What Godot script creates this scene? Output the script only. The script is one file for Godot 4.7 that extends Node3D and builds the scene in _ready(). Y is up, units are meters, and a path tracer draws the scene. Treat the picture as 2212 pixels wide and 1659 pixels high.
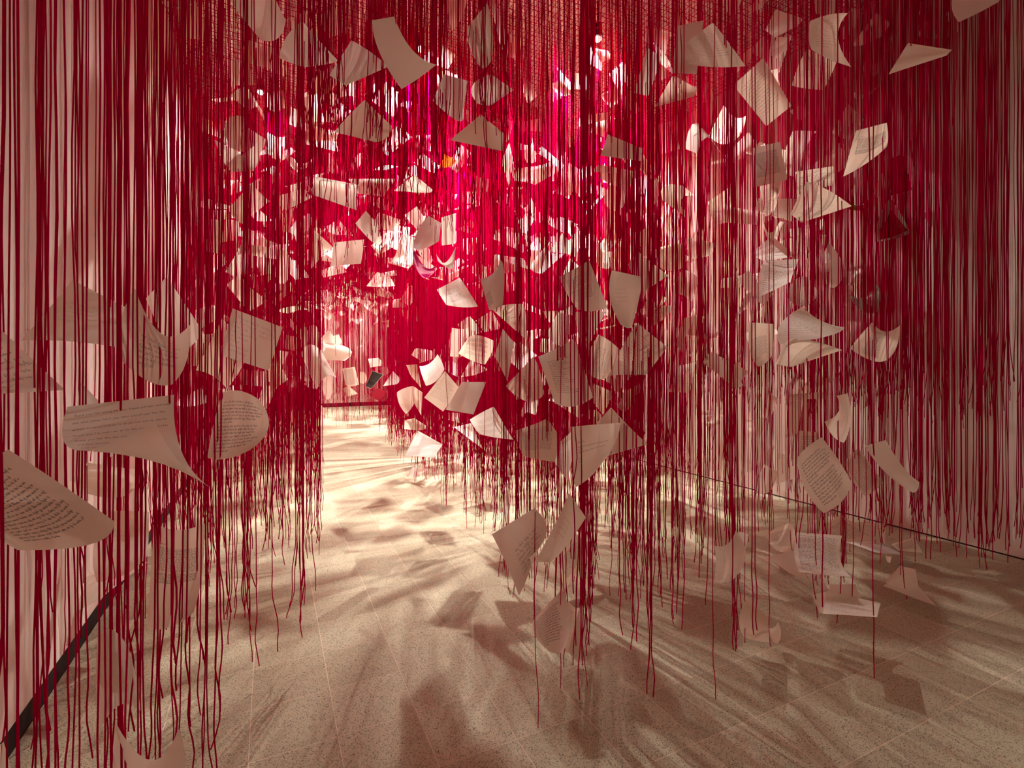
extends Node3D
# A hall filled with red yarn that hangs from a red net, with hundreds of letters caught in it.
# x runs to the right wall, -z runs down the hall, metres; the photographer stands at x = 0, z = 0.

var rng := RandomNumberGenerator.new()
var used := {}
var mats := {}
var pages := {}
var letter_marks := []

# ---------------------------------------------------------------- helpers

func numbered(called: String) -> String:
	if not used.has(called):
		used[called] = 0
		return called
	used[called] += 1
	return "%s_%03d" % [called, used[called]]

func tag(o: Node3D, label: String, category: String, group := "") -> Node3D:
	o.set_meta("label", label)
	o.set_meta("category", category)
	if group:
		o.set_meta("group", group)
	return o

func put(called: String, mesh: Mesh, m: Material, parent: Node = self, at := Vector3.ZERO) -> MeshInstance3D:
	var o := MeshInstance3D.new()
	o.name = numbered(called) if parent == self else called
	o.mesh = mesh
	o.material_override = m
	o.position = at
	parent.add_child(o, true)
	return o

func structure(called: String, mesh: Mesh, m: Material, at := Vector3.ZERO) -> MeshInstance3D:
	var o := put(called, mesh, m, self, at)
	o.set_meta("kind", "structure")
	return o

func plain(c: Color, rough := 0.9, spec := 0.3) -> StandardMaterial3D:
	var m := StandardMaterial3D.new()
	m.albedo_color = c
	m.roughness = rough
	m.metallic_specular = spec
	return m

func box(size: Vector3) -> BoxMesh:
	var b := BoxMesh.new()
	b.size = size
	return b

func rnd(a: float, b: float) -> float:
	return rng.randf_range(a, b)

# a polyline given as points (z, value): the value at z
func along(pts: Array, z: float) -> float:
	if z <= pts[0][0]:
		return pts[0][1]
	for i in range(1, pts.size()):
		if z <= pts[i][0]:
			return lerpf(pts[i - 1][1], pts[i][1], (z - pts[i - 1][0]) / (pts[i][0] - pts[i - 1][0]))
	return pts[-1][1]

# ---------------------------------------------------------------- materials

func yarn(shade: int) -> StandardMaterial3D:
	var key := "yarn%d" % shade
	if not mats.has(key):
		var m := plain([Color(0.76, 0.0, 0.265), Color(0.72, 0.0, 0.24), Color(0.80, 0.004, 0.285)][shade], 1.0, 0.0)
		m.metallic_specular = 0.0
		m.specular_mode = BaseMaterial3D.SPECULAR_DISABLED
		m.rim_enabled = true
		m.rim = 0.15
		m.rim_tint = 1.0
		m.backlight_enabled = true
		m.backlight = Color(0.68, 0.0, 0.25)
		mats[key] = m
	return mats[key]

func speckled(base: Color, dark: Color, side: int, share: float, seeded: int) -> ImageTexture:
	var r := RandomNumberGenerator.new()
	r.seed = seeded
	var im := Image.create(side, side, false, Image.FORMAT_RGB8)
	for y in side:
		for x in side:
			var k := 1.0 + r.randf_range(-0.045, 0.045)
			im.set_pixel(x, y, Color(base.r * k, base.g * k, base.b * k))
	for i in int(side * side * share):
		var x := r.randi() % side
		var y := r.randi() % side
		var c := base.lerp(dark, r.randf_range(0.45, 1.0))
		im.set_pixel(x, y, c)
		if r.randf() < 0.55:
			im.set_pixel((x + 1) % side, y, c)
		if r.randf() < 0.4:
			im.set_pixel(x, (y + 1) % side, c)
			im.set_pixel((x + 1) % side, (y + 1) % side, c.lerp(base, 0.4))
	return ImageTexture.create_from_image(im)

func stone(k: int) -> StandardMaterial3D:
	var m := plain(Color.WHITE, 0.62, 0.35)
	var tint: Color = [Color(0.74, 0.70, 0.60), Color(0.715, 0.67, 0.57), Color(0.76, 0.72, 0.62)][k]
	m.albedo_texture = speckled(tint, Color(0.22, 0.18, 0.16), 512, 0.055, 40 + k)
	m.uv1_triplanar = true
	m.uv1_world_triplanar = true
	m.uv1_scale = Vector3(1.3, 1.3, 1.3)
	return m

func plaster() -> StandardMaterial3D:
	var m := plain(Color(0.90, 0.82, 0.785), 0.95, 0.2)  # off-white; the rose tint puts some of the red bounce light into the paint
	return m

# ---------------------------------------------------------------- writing on the pages: a stroke alphabet on a 4 x 8 grid

const GLYPHS := {
	"a": "33 13 04 05 16 26 35/33 36", "b": "00 06/04 13 23 34 35 26 16 05", "c": "33 13 04 05 16 36", "d": "30 36/34 23 13 04 05 16 26 35",
	"e": "04 34 23 13 04 05 16 36", "f": "31 20 11 16/03 23", "g": "33 13 04 05 16 26 35/33 37 28 08", "h": "00 06/04 13 23 34 36",
	"i": "13 16/11 11", "j": "23 27 18 08", "k": "00 06/33 04 36", "l": "10 16", "m": "03 06/04 13 24 26/24 33 44 46", "n": "03 06/04 13 23 34 36",
	"o": "13 04 05 16 26 35 34 23 13", "p": "03 08/04 13 23 34 35 26 16 05", "q": "33 13 04 05 16 26 35/33 38", "r": "03 06/05 13 33",
	"s": "33 13 04 35 26 06", "t": "10 15 26 36/03 33", "u": "03 05 16 26 35/33 36", "v": "03 16 33", "w": "03 16 23 36 43", "x": "03 36/33 06",
	"y": "03 16/33 08", "z": "03 33 06 36", "T": "00 40/20 26", "D": "00 06 26 35 31 20 00", "Y": "00 23 40/23 26", "I": "10 16", ",": "16 07", ".": "16 16", ":": "14 14/16 16", "'": "10 12",
}

func stroke(im: Image, a: Vector2, b: Vector2, ink: Color, wide: int) -> void:
	var n := maxi(1, int(a.distance_to(b) * 1.3))
	for i in n + 1:
		var p := a.lerp(b, float(i) / n)
		var x := int(p.x)
		var y := int(p.y)
		for dx in wide:
			if x + dx >= 0 and y >= 0 and x + dx < im.get_width() and y < im.get_height():
				im.set_pixel(x + dx, y, im.get_pixel(x + dx, y).lerp(ink, 0.8))

# one line of readable writing; size is the height of a grid unit in pixels
func write(im: Image, text: String, at: Vector2, unit: float, ink: Color, shake := 0.0, rise := 0.0, lean := 0.0, wide := 1) -> void:
	var p := at
	for ch in text:
		if GLYPHS.has(ch):
			for part in GLYPHS[ch].split("/"):
				var last := Vector2.INF
				for q in part.split(" "):
					var g := Vector2(float(q[0]), float(q[1]))
					var w := p + Vector2(g.x + (6.0 - g.y) * lean + rnd(-shake, shake), g.y - 6.0 + rnd(-shake, shake)) * unit
					if last != Vector2.INF:
						stroke(im, last, w, ink, wide)
					last = w
		var step: float = unit * ({" ": 3.4, "i": 3.0, "l": 3.0, "m": 5.6, "w": 5.6}.get(ch, 4.8) + rnd(-shake, shake))
		p += Vector2(step, step * rise)

# lines of writing too small to read: words as runs of small pen strokes
func scrawl(im: Image, at: Vector2, width: float, x_height: float, ink: Color, loose: float, rise := 0.0) -> void:
	var x := 0.0
	while x < width:
		var word := rnd(2.0, 8.0) * x_height * 0.8
		var last := Vector2.INF
		var end := minf(x + word, width)
		while x < end:
			var tall := 1.9 if rng.randf() < 0.2 else 1.0
			var drop := 0.7 if rng.randf() < 0.1 else 0.0
			var up := at + Vector2(x + rnd(-loose, loose) * x_height, x * rise - x_height * tall * rnd(0.75, 1.05))
			var down := at + Vector2(x + x_height * 0.35, x * rise + x_height * drop + rnd(-loose, loose) * x_height * 0.5)
			if last != Vector2.INF and loose > 0.12:
				stroke(im, last, up, ink, 1)
			stroke(im, up, down, ink, 1)
			if rng.randf() < 0.5:
				stroke(im, down, down + Vector2(x_height * 0.35, -x_height * rnd(0.2, 0.8)), ink, 1)
			last = down
			x += x_height * rnd(0.55, 0.8)
		x += x_height * 0.9

func lines(im: Image, box_: Rect2, rows: int, x_height: float, ink: Color, loose: float, short_last := true, ragged := 0.12, rise := 0.0) -> void:
	for k in rows:
		var w := box_.size.x * (1.0 - rnd(0.0, ragged))
		if short_last and k == rows - 1:
			w *= 0.45
		scrawl(im, box_.position + Vector2(0, box_.size.y * k / maxf(rows - 1, 1)), w, x_height, ink, loose, rise)

const PEN := Color(0.12, 0.10, 0.12)
const TYPE := Color(0.16, 0.14, 0.15)
const PALE := Color(0.55, 0.49, 0.46)
const SHEET := Color(0.955, 0.915, 0.88)

func page_image(kind: String, land: bool) -> Image:
	var big := 2 if kind in ["thank", "artwork"] else 1
	var W := (594 if land else 420) * big
	var H := (420 if land else 594) * big
	var im := Image.create(W, H, false, Image.FORMAT_RGB8)
	im.fill(SHEET)
	var r := Rect2(W * 0.13, H * 0.16, W * 0.74, H * 0.68)
	match kind:
		"thank":
			var y := H * 0.085
			for s in ["Thank you for using me your human person and some", "one who comes here you have a kind soul for the", "artist a conversation is an person surely saying", "thank you for make me write the you and a letter", "Thank you for the day you", "and this moment", "from me"]:
				write(im, s, Vector2(W * 0.08, y), W * 0.0040, PEN, 0.3, -0.015, 0.12, 2)
				y += H * 0.062
		"artwork":
			var y := H * 0.16
			for s in ["This artwork evokes", "a feeling of simplicity:", "one with life itself is", "very powerful,", "a familiar", "to me,", "the cool air", "here today"]:
				write(im, s, Vector2(W * (0.10 + rnd(0.0, 0.05)), y), W * 0.0082, PEN, 0.3, 0.03, 0.15, 2)
				y += H * 0.098
		"dear_you":
			write(im, "Dear You,", Vector2(W * 0.14, H * 0.28), W * 0.0042, TYPE)
			for k in 3:
				scrawl(im, Vector2(W * 0.14, H * (0.36 + 0.045 * k)), W * [0.66, 0.12, 0.62][k], W * 0.013, TYPE, 0.05)
			scrawl(im, Vector2(W * 0.14, H * 0.56), W * 0.06, W * 0.013, TYPE, 0.05)
			scrawl(im, Vector2(W * 0.14, H * 0.61), W * 0.10, W * 0.013, TYPE, 0.05)
		"typed_page":
			scrawl(im, Vector2(W * 0.12, H * 0.19), W * 0.16, 5.5, TYPE, 0.05)
			lines(im, Rect2(W * 0.11, H * 0.23, W * 0.80, H * 0.24), 15, 5.5, TYPE, 0.05, false, 0.02)
			lines(im, Rect2(W * 0.11, H * 0.50, W * 0.78, H * 0.09), 7, 5.5, TYPE, 0.05, true, 0.02)
		"typed_dense":
			lines(im, Rect2(W * 0.14, H * 0.17, W * 0.72, H * 0.62), 30, 5.5, TYPE, 0.05, true, 0.05)
		"typed_a":
			lines(im, Rect2(W * 0.17, H * 0.18, W * 0.64, H * 0.22), 7, 6.0, TYPE, 0.05, true, 0.06)
			lines(im, Rect2(W * 0.17, H * 0.46, W * 0.64, H * 0.26), 8, 6.0, TYPE, 0.05, true, 0.06)
		"typed_b":
			lines(im, Rect2(W * 0.16, H * 0.34, W * 0.66, H * 0.48), 16, 5.8, TYPE, 0.05, true, 0.10)
		"typed_c":
			for k in 4:
				lines(im, Rect2(W * 0.16, H * (0.14 + 0.18 * k), W * 0.68, H * 0.115), 5, 5.8, TYPE, 0.05, true, 0.05)
		"typed_d":
			for k in 3:
				lines(im, Rect2(W * 0.18, H * (0.22 + 0.21 * k), W * 0.62, H * 0.12), 4, 5.8, TYPE, 0.05, true, 0.08)
		"typed_block":
			lines(im, Rect2(W * 0.2, H * 0.15, W * 0.6, H * 0.66), 26, 5.5, PALE, 0.05, true, 0.05)
		"typed_corner":
			lines(im, Rect2(W * 0.12, H * 0.60, W * 0.46, H * 0.30), 12, 5.5, TYPE, 0.05, true, 0.05)
		"typed_poem":
			for k in 19:
				scrawl(im, Vector2(W * 0.15, H * (0.26 + 0.031 * k)), W * rnd(0.18, 0.60), 6.0, TYPE, 0.05)
		"hand_small":
			lines(im, r, 15, 7.0, PEN, 0.3, true, 0.2, -0.02)
		"hand_dense":
			lines(im, Rect2(W * 0.09, H * 0.09, W * 0.84, H * 0.82), 24, 7.5, PEN, 0.3, true, 0.06)
		"hand_cursive":
			write(im, "", Vector2.ZERO, 1.0, PEN)
			lines(im, Rect2(W * 0.12, H * 0.18, W * 0.78, H * 0.30), 7, 8.0, PEN, 0.45, true, 0.18, -0.03)
			lines(im, Rect2(W * 0.12, H * 0.54, W * 0.78, H * 0.36), 8, 8.0, PEN, 0.45, true, 0.18, -0.03)
		"hand_large":
			lines(im, Rect2(W * 0.22, H * 0.45, W * 0.62, H * 0.42), 6, 15.0, PEN, 0.35, true, 0.25, -0.16)
		"hand_slant":
			lines(im, Rect2(W * 0.1, H * 0.2, W * 0.85, H * 0.72), 9, 16.0, PEN, 0.45, true, 0.3, -0.1)
		"hand_tiny":
			lines(im, Rect2(W * 0.35, H * 0.42, W * 0.38, H * 0.18), 3, 9.0, PEN, 0.35, true, 0.3)
		"hand_faint":
			lines(im, Rect2(W * 0.12, H * 0.16, W * 0.74, H * 0.66), 13, 8.0, PALE, 0.4, true, 0.25, -0.02)
		"faint":
			lines(im, Rect2(W * 0.2, H * 0.3, W * 0.55, H * 0.3), 5, 9.0, Color(0.80, 0.75, 0.70), 0.4, true, 0.3)
		"newsprint":
			im.fill(Color(0.72, 0.69, 0.67))
			for c in 3:
				lines(im, Rect2(W * (0.05 + 0.31 * c), H * 0.06, W * 0.27, H * 0.88), 42, 4.5, Color(0.30, 0.28, 0.28), 0.1, false, 0.05)
		"green_band":
			im.fill_rect(Rect2i(0, int(H * 0.05), W, int(H * 0.62)), Color(0.42, 0.40, 0.10))
			for k in 5:
				im.fill_rect(Rect2i(0, int(H * (0.12 + 0.11 * k)), W, 6), Color(0.33, 0.33, 0.08))
			scrawl(im, Vector2(W * 0.1, H * 0.45), W * 0.75, 26.0, Color(0.30, 0.29, 0.06), 0.4)
		"magenta":
			im.fill(Color(0.90, 0.62, 0.78))
			for y in H:
				for x in W:
					var d := sin(x * 0.021 + sin(y * 0.017) * 1.4) + sin(y * 0.013 + 0.8)
					if d > 0.1:
						im.set_pixel(x, y, Color(0.72, 0.08, 0.42) if d > 0.7 else Color(0.82, 0.25, 0.55))
		"red_lining":
			im.fill(Color(0.66, 0.60, 0.56))
			var poly := PackedVector2Array([Vector2(0.72, 0.18), Vector2(0.95, 0.90), Vector2(0.12, 0.94), Vector2(0.12, 0.52)])
			for y in H:
				for x in W:
					if Geometry2D.is_point_in_polygon(Vector2(float(x) / W, float(y) / H), poly):
						im.set_pixel(x, y, Color(0.52, 0.09, 0.08))
		"dark_card":
			im.fill(Color(0.86, 0.82, 0.78))
			im.fill_rect(Rect2i(16, 16, W - 32, H - 32), Color(0.34, 0.31, 0.31))
			im.fill_rect(Rect2i(40, int(H * 0.6), W - 80, int(H * 0.2)), Color(0.27, 0.25, 0.25))
		"orange":
			im.fill(Color(0.86, 0.38, 0.15))
			im.fill_rect(Rect2i(int(W * 0.55), 0, int(W * 0.2), H), Color(0.88, 0.52, 0.22))
	return im

func paper(kind: String, land: bool) -> StandardMaterial3D:
	var key := kind + ("_wide" if land else "")
	if pages.has(key):
		return pages[key]
	var m := plain(Color.WHITE, 0.85, 0.25)
	m.cull_mode = BaseMaterial3D.CULL_DISABLED
	m.backlight_enabled = true
	m.backlight = Color(0.92, 0.86, 0.80)
	if kind == "blank":
		m.albedo_color = SHEET
	elif kind == "blank_cool":
		m.albedo_color = Color(0.93, 0.93, 0.92)
	elif kind == "blank_buff":
		m.albedo_color = Color(0.93, 0.87, 0.78)
	elif kind == "maroon":
		m.albedo_color = Color(0.52, 0.07, 0.15)
		m.backlight = Color(0.55, 0.08, 0.10)
	else:
		m.albedo_texture = ImageTexture.create_from_image(page_image(kind, land))
	pages[key] = m
	return m

# ---------------------------------------------------------------- sheets of paper

func three(t: float) -> Vector3:
	return Vector3((1 - t) * (1 - 2 * t), 4 * t * (1 - t), t * (2 * t - 1))

# a sheet bent through nine points (three rows of three), relative to their middle
func bent(p: Array, cuts: int) -> ArrayMesh:
	var v := PackedVector3Array()
	var n := PackedVector3Array()
	var t := PackedVector2Array()
	var ix := PackedInt32Array()
	for j in cuts + 1:
		for i in cuts + 1:
			var q := Vector3.ZERO
			var a := three(float(i) / cuts)
			var b := three(float(j) / cuts)
			for r in 3:
				for c in 3:
					q += p[r * 3 + c] * a[c] * b[r]
			v.append(q)
			t.append(Vector2(float(i) / cuts, float(j) / cuts))
	var w := cuts + 1
	for j in w:
		for i in w:
			var ax: Vector3 = v[j * w + mini(i + 1, cuts)] - v[j * w + maxi(i - 1, 0)]
			var ay: Vector3 = v[mini(j + 1, cuts) * w + i] - v[maxi(j - 1, 0) * w + i]
			n.append(ay.cross(ax).normalized())
	for j in cuts:
		for i in cuts:
			var k := j * w + i
			ix.append_array([k, k + 1, k + w, k + 1, k + w + 1, k + w])
	var arr := []
	arr.resize(Mesh.ARRAY_MAX)
	arr[Mesh.ARRAY_VERTEX] = v
	arr[Mesh.ARRAY_NORMAL] = n
	arr[Mesh.ARRAY_TEX_UV] = t
	arr[Mesh.ARRAY_INDEX] = ix
	var m := ArrayMesh.new()
	m.add_surface_from_arrays(Mesh.PRIMITIVE_TRIANGLES, arr)
	return m

func sheet(kind: String, land: bool, label: String, xyz: PackedFloat32Array, group := "") -> void:
	var p := []
	var mid := Vector3.ZERO
	for i in 9:
		p.append(Vector3(xyz[i * 3], xyz[i * 3 + 1], xyz[i * 3 + 2]))
		mid += p[i] / 9.0
	for i in 9:
		p[i] -= mid
	var called := "letter"
	var category := "letter"
	if kind == "red_lining":
		called = "envelope"
		category = "envelope"
	elif kind in ["dark_card", "orange"]:
		called = "card"
		category = "card"
	var look := kind
	if kind == "blank":
		look = ["blank", "blank", "blank_cool", "blank_buff"][rng.randi() % 4]
	var o := put(called, bent(p, 12), paper(look, land), self, mid)
	tag(o, label, category, group)
	# the yarn that carries it: through the highest corner and through the middle
	var top: Vector3 = p[0]
	for i in [2, 6, 8]:
		if p[i].y > top.y:
			top = p[i]
	letter_marks.append([mid + top * 0.9, mid.y - rnd(0.1, 0.7)])

# a loose sheet of size w x h, curved by bend, turned freely
func loose_points(at: Vector3, turn: Basis, bend: float, scale_: float) -> Array:
	var p := []
	for r in 3:
		for c in 3:
			var q := Vector3((c - 1) * 0.105, (1 - r) * 0.148, 0.0)
			q.z = -bend * (q.x * q.x * 4.0 - 0.015) + bend * q.x * q.y * 0.8
			q.x *= 1.0 - absf(bend) * 0.09
			p.append(at + turn * (q * scale_))
	return p

# ---------------------------------------------------------------- yarn

class Strands:
	var v := PackedVector3Array()
	var n := PackedVector3Array()
	var ix := PackedInt32Array()
	func mesh() -> ArrayMesh:
		var arr := []
		arr.resize(Mesh.ARRAY_MAX)
		arr[Mesh.ARRAY_VERTEX] = v
		arr[Mesh.ARRAY_NORMAL] = n
		arr[Mesh.ARRAY_INDEX] = ix
		var m := ArrayMesh.new()
		m.add_surface_from_arrays(Mesh.PRIMITIVE_TRIANGLES, arr)
		return m
	func tube(pts: PackedVector3Array, r: float, sides: int) -> void:
		var first := v.size()
		for k in pts.size():
			var d := (pts[mini(k + 1, pts.size() - 1)] - pts[maxi(k - 1, 0)]).normalized()
			var a := d.cross(Vector3(0.31, 0.05, 0.95)).normalized()
			var b := d.cross(a)
			for s in sides:
				var w := TAU * s / sides
				var o := a * cos(w) + b * sin(w)
				v.append(pts[k] + o * r)
				n.append(o)
		for k in pts.size() - 1:
			for s in sides:
				var p := first + k * sides + s
				var q := first + k * sides + (s + 1) % sides
				ix.append_array([p, p + sides, q, q, p + sides, q + sides])
		var last := first + (pts.size() - 1) * sides
		for s in range(1, sides - 1):
			ix.append_array([first, first + s, first + s + 1, last, last + s + 1, last + s])

# the run of one thread from the net down to its cut end: nearly straight, loose and curly at the end
func run_of(x: float, z: float, y0: float, y1: float, fine: bool) -> PackedVector3Array:
	var pts := PackedVector3Array()
	var a := rnd(0.0, TAU)
	var f := rnd(5.0, 9.0)
	var amp := rnd(0.0012, 0.0035)
	var swing := Vector2(rnd(-1, 1), rnd(-1, 1)) * 0.035
	var curl := Vector2(rnd(-1, 1), rnd(-1, 1)) * rnd(0.004, 0.035)
	var long := y1 - y0
	var wave := rnd(0.002, 0.009)
	var y := y1
	while true:
		var up := y - y0
		var tail := clampf(1.0 - up / 0.45, 0.0, 1.0)
		var hang := clampf((y1 - y) / maxf(long, 0.1), 0.0, 1.0)
		var w := amp * (1.0 + 2.5 * tail)
		pts.append(Vector3(x + sin(a + y * f) * w + swing.x * hang * 0.4 + curl.x * tail * tail + sin(y * 27.0 + a) * wave * tail, y, z + cos(a * 1.7 + y * f * 0.8) * w + swing.y * hang * 0.4 + curl.y * tail * tail))
		if up <= 0.001:
			break
		var step := (0.045 if up < 0.42 else 0.2) if fine else (0.09 if up < 0.4 else 0.4)
		y = maxf(y0, y - step)
		if y - y0 < 0.02:
			y = y0
	return pts

const LEFT_EDGE := [[1.0, -0.05], [2.1, 0.0], [3.0, 0.26], [7.0, 0.6], [9.6, 0.75], [16.0, 0.95]]
const RIGHT_EDGE := [[1.5, 1.02], [2.3, 1.07], [3.2, 1.3], [5.9, 1.47], [9.0, 1.75], [16.0, 2.3]]
const NET := 4.42

# ---------------------------------------------------------------- the scene

func _ready() -> void:
	rng.seed = 20240611
	# camera: eye height 1.44 m, turned 25 degrees from the hall's axis, level, lens shifted down a little
	var cam := Camera3D.new()
	cam.name = "camera"
	cam.position = Vector3(0, 1.44, 0)
	cam.rotation.y = -deg_to_rad(25.35)
	var near := 0.05
	cam.set_frustum(near * 1659.0 / 1100.0, Vector2(0, -near * 54.5 / 1100.0), near, 60.0)
	add_child(cam)
	cam.current = true
	var env := Environment.new()
	env.background_mode = Environment.BG_COLOR
	env.background_color = Color.BLACK
	env.tonemap_mode = Environment.TONE_MAPPER_LINEAR
	env.tonemap_exposure = 1.2
	env.sdfgi_enabled = true
	env.ssao_enabled = true
	env.ssil_enabled = true
	var we := WorldEnvironment.new()
	we.name = "environment"
	we.environment = env
	add_child(we)
	# spotlights under the net, two rows down the hall
	var path_lamp := 22.0
	var fill_wash := 2.6
	var side_lamp := 46.0
	for s in [
		[1.27, -4.69, path_lamp, "track spotlight over the path, left one of the two bright ones at the top"],
		[2.69, -3.85, path_lamp * 1.15, "track spotlight in the red net opening, right of the two bright top ones"],
		[1.27, -8.0, path_lamp * 0.45, "small distant track spotlight over the path, below and left of the bright left one"],
		[2.69, -7.2, side_lamp * 1.3, "track spotlight among threads right of the path, behind the red net opening"],
		[1.27, -11.4, path_lamp * 0.35, "track spotlight over the far end of the path, near the back wall"],
		[2.69, -11.0, side_lamp, "track spotlight deep in the right threads, near the back wall"],
		[1.75, -14.3, path_lamp * 0.8, "rearmost track spotlight, close before the back wall and hidden by threads"],
		[3.95, -5.6, side_lamp, "track spotlight hidden in the threads along the right wall"],
		[3.95, -9.2, side_lamp, "second track spotlight along the right wall, farther down the hall"],
		[-0.1, -6.2, side_lamp * 0.22, "track spotlight hidden in the threads along the left wall"],
		[0.1, -9.8, side_lamp * 0.3, "second track spotlight along the left wall, farther down the hall"],
	]:
		spotlight(Vector3(s[0], 4.36, s[1]), Vector3.DOWN, s[2], s[3])
	for x in [-0.3, 0.9]:  # added unseen fill lamps, bounced off the front wall onto the near threads
		spotlight(Vector3(x, 4.36, 1.1), Vector3(0, -2.2, 1.8).normalized(), fill_wash, "added fill spotlight behind the camera, unseen, bouncing soft light off the wall there")
	room()
	net()
	letters()
	drift()
	threads()

func spotlight(at: Vector3, aim: Vector3, energy: float, label: String) -> void:
	var o := Node3D.new()
	o.name = numbered("track_spotlight")
	o.position = at
	add_child(o)
	tag(o, label, "spotlight", "track spotlights under the ceiling net")
	var can := CylinderMesh.new()
	can.top_radius = 0.03
	can.bottom_radius = 0.045
	can.height = 0.13
	can.radial_segments = 20
	var turn := Quaternion(Vector3.DOWN, aim)
	put("housing", can, plain(Color(0.08, 0.08, 0.08), 0.5), o, -aim * 0.066).quaternion = turn
	var stem := CylinderMesh.new()
	stem.top_radius = 0.008
	stem.bottom_radius = 0.008
	stem.height = 0.2
	put("stem", stem, plain(Color(0.08, 0.08, 0.08), 0.5), o, Vector3(0, 0.23, 0))
	var bulb := SphereMesh.new()
	bulb.radius = 0.032
	bulb.height = 0.05
	bulb.radial_segments = 16
	bulb.rings = 8
	var glow := plain(Color(1, 0.95, 0.88))
	glow.emission_enabled = true
	glow.emission = Color(1.0, 0.92, 0.82)
	glow.emission_energy_multiplier = 14.0
	put("bulb", bulb, glow, o, aim * 0.012)
	var l := SpotLight3D.new()
	l.name = "beam"
	l.light_color = Color(1.0, 0.985, 0.95)
	l.light_energy = energy
	l.light_size = 0.045
	l.spot_range = 30.0
	l.spot_attenuation = 2.0
	l.spot_angle = 78.0
	l.spot_angle_attenuation = 0.9
	l.shadow_enabled = true
	l.basis = Basis.looking_at(aim, Vector3.BACK if absf(aim.y) > 0.99 else Vector3.UP)
	l.position = aim * 0.045
	o.add_child(l)

func room() -> void:
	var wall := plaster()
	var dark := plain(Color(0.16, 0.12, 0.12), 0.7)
	var high := 4.7
	# left wall, bottom edge 12 cm above the floor over a strip coloured dark for the shadow gap
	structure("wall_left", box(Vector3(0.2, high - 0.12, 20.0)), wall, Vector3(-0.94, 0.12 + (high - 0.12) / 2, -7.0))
	structure("shadow_gap_left", box(Vector3(0.18, 0.12, 20.0)), dark, Vector3(-0.945, 0.06, -7.0))
	# right wall, turned a few degrees
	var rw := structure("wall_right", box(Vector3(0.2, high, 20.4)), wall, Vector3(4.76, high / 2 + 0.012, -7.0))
	rw.rotation.y = deg_to_rad(2.2)
	var rb := structure("shadow_gap_right", box(Vector3(0.19, 0.012, 20.4)), dark, Vector3(4.76, 0.006, -7.0))  # thin strip coloured dark to give the shadow gap under the wall
	rb.rotation.y = deg_to_rad(2.2)
	# back wall with a dark doorway at its left, black jamb and dark base
	var zb := -16.1
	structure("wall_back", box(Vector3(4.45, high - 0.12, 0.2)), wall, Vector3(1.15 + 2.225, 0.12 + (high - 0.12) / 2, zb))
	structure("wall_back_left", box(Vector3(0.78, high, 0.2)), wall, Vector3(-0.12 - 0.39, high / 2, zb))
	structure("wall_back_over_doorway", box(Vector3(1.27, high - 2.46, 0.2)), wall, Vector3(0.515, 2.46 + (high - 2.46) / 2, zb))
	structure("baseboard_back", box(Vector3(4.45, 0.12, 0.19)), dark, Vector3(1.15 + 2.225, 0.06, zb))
	var door := Node3D.new()
	door.name = "door_1"
	door.set_meta("kind", "structure")
	add_child(door)
	var blk := plain(Color(0.07, 0.05, 0.055), 0.8)
	put("jamb", box(Vector3(0.07, 2.46, 0.24)), blk, door, Vector3(1.14, 1.23, zb))
	put("jamb", box(Vector3(0.07, 2.46, 0.24)), blk, door, Vector3(-0.115, 1.23, zb))
	put("head", box(Vector3(1.33, 0.06, 0.24)), blk, door, Vector3(0.51, 2.43, zb))
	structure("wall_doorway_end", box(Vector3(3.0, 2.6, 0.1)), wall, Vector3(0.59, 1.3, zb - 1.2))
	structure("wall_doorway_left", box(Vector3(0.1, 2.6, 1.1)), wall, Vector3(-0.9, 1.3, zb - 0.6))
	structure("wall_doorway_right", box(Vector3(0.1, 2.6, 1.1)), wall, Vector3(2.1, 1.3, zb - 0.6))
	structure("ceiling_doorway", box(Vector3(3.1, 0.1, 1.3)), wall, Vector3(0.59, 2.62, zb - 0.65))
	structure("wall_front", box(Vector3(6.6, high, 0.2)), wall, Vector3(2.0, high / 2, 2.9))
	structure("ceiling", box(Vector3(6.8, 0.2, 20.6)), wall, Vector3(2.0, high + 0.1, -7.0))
	# floor: pale joints with square stone tiles set in it
	var bed := structure("floor", box(Vector3(6.8, 0.2, 21.4)), plain(Color(0.86, 0.79, 0.70), 0.8), Vector3(2.0, -0.1006, -7.6))
	var tile := tile_mesh(0.3018, 0.012)
	var kinds := [stone(0), stone(1), stone(2)]
	var spots := []
	for i in 21:
		for j in 62:
			var p := Vector3(-0.987 + 0.1525 + 0.305 * (i - 0), 0.0, -1.735 + 0.1525 + 0.305 * 14 - 0.305 * j)
			if p.x < 5.0 and p.x > -1.05 and p.z > -17.3:
				spots.append(p)
	var eye := Vector3(0, 0, 0)
	var fw := Vector3(sin(deg_to_rad(25.35)), 0, -cos(deg_to_rad(25.35)))
	var side := Vector3(-fw.z, 0, fw.x)
	var seen := []
	var rest := []
	for p in spots:
		var d: float = p.dot(fw)
		if d > 1.5 and absf(p.dot(side)) < d * 1.03 + 0.25:
			seen.append([d, p])
		else:
			rest.append(p)
	seen.sort_custom(func(a, b): return a[0] < b[0])
	for k in seen.size():
		if k < 296:
			put("tile", tile, kinds[rng.randi() % 3], bed, seen[k][1] - bed.position)
		else:
			rest.append(seen[k][1])
	var st := SurfaceTool.new()
	st.begin(Mesh.PRIMITIVE_TRIANGLES)
	for p in rest:
		st.append_from(tile, 0, Transform3D(Basis(), p - bed.position))
	var far := put("tile", st.commit(), kinds[0], bed)
	far.set_meta("kind", "stuff")

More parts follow.
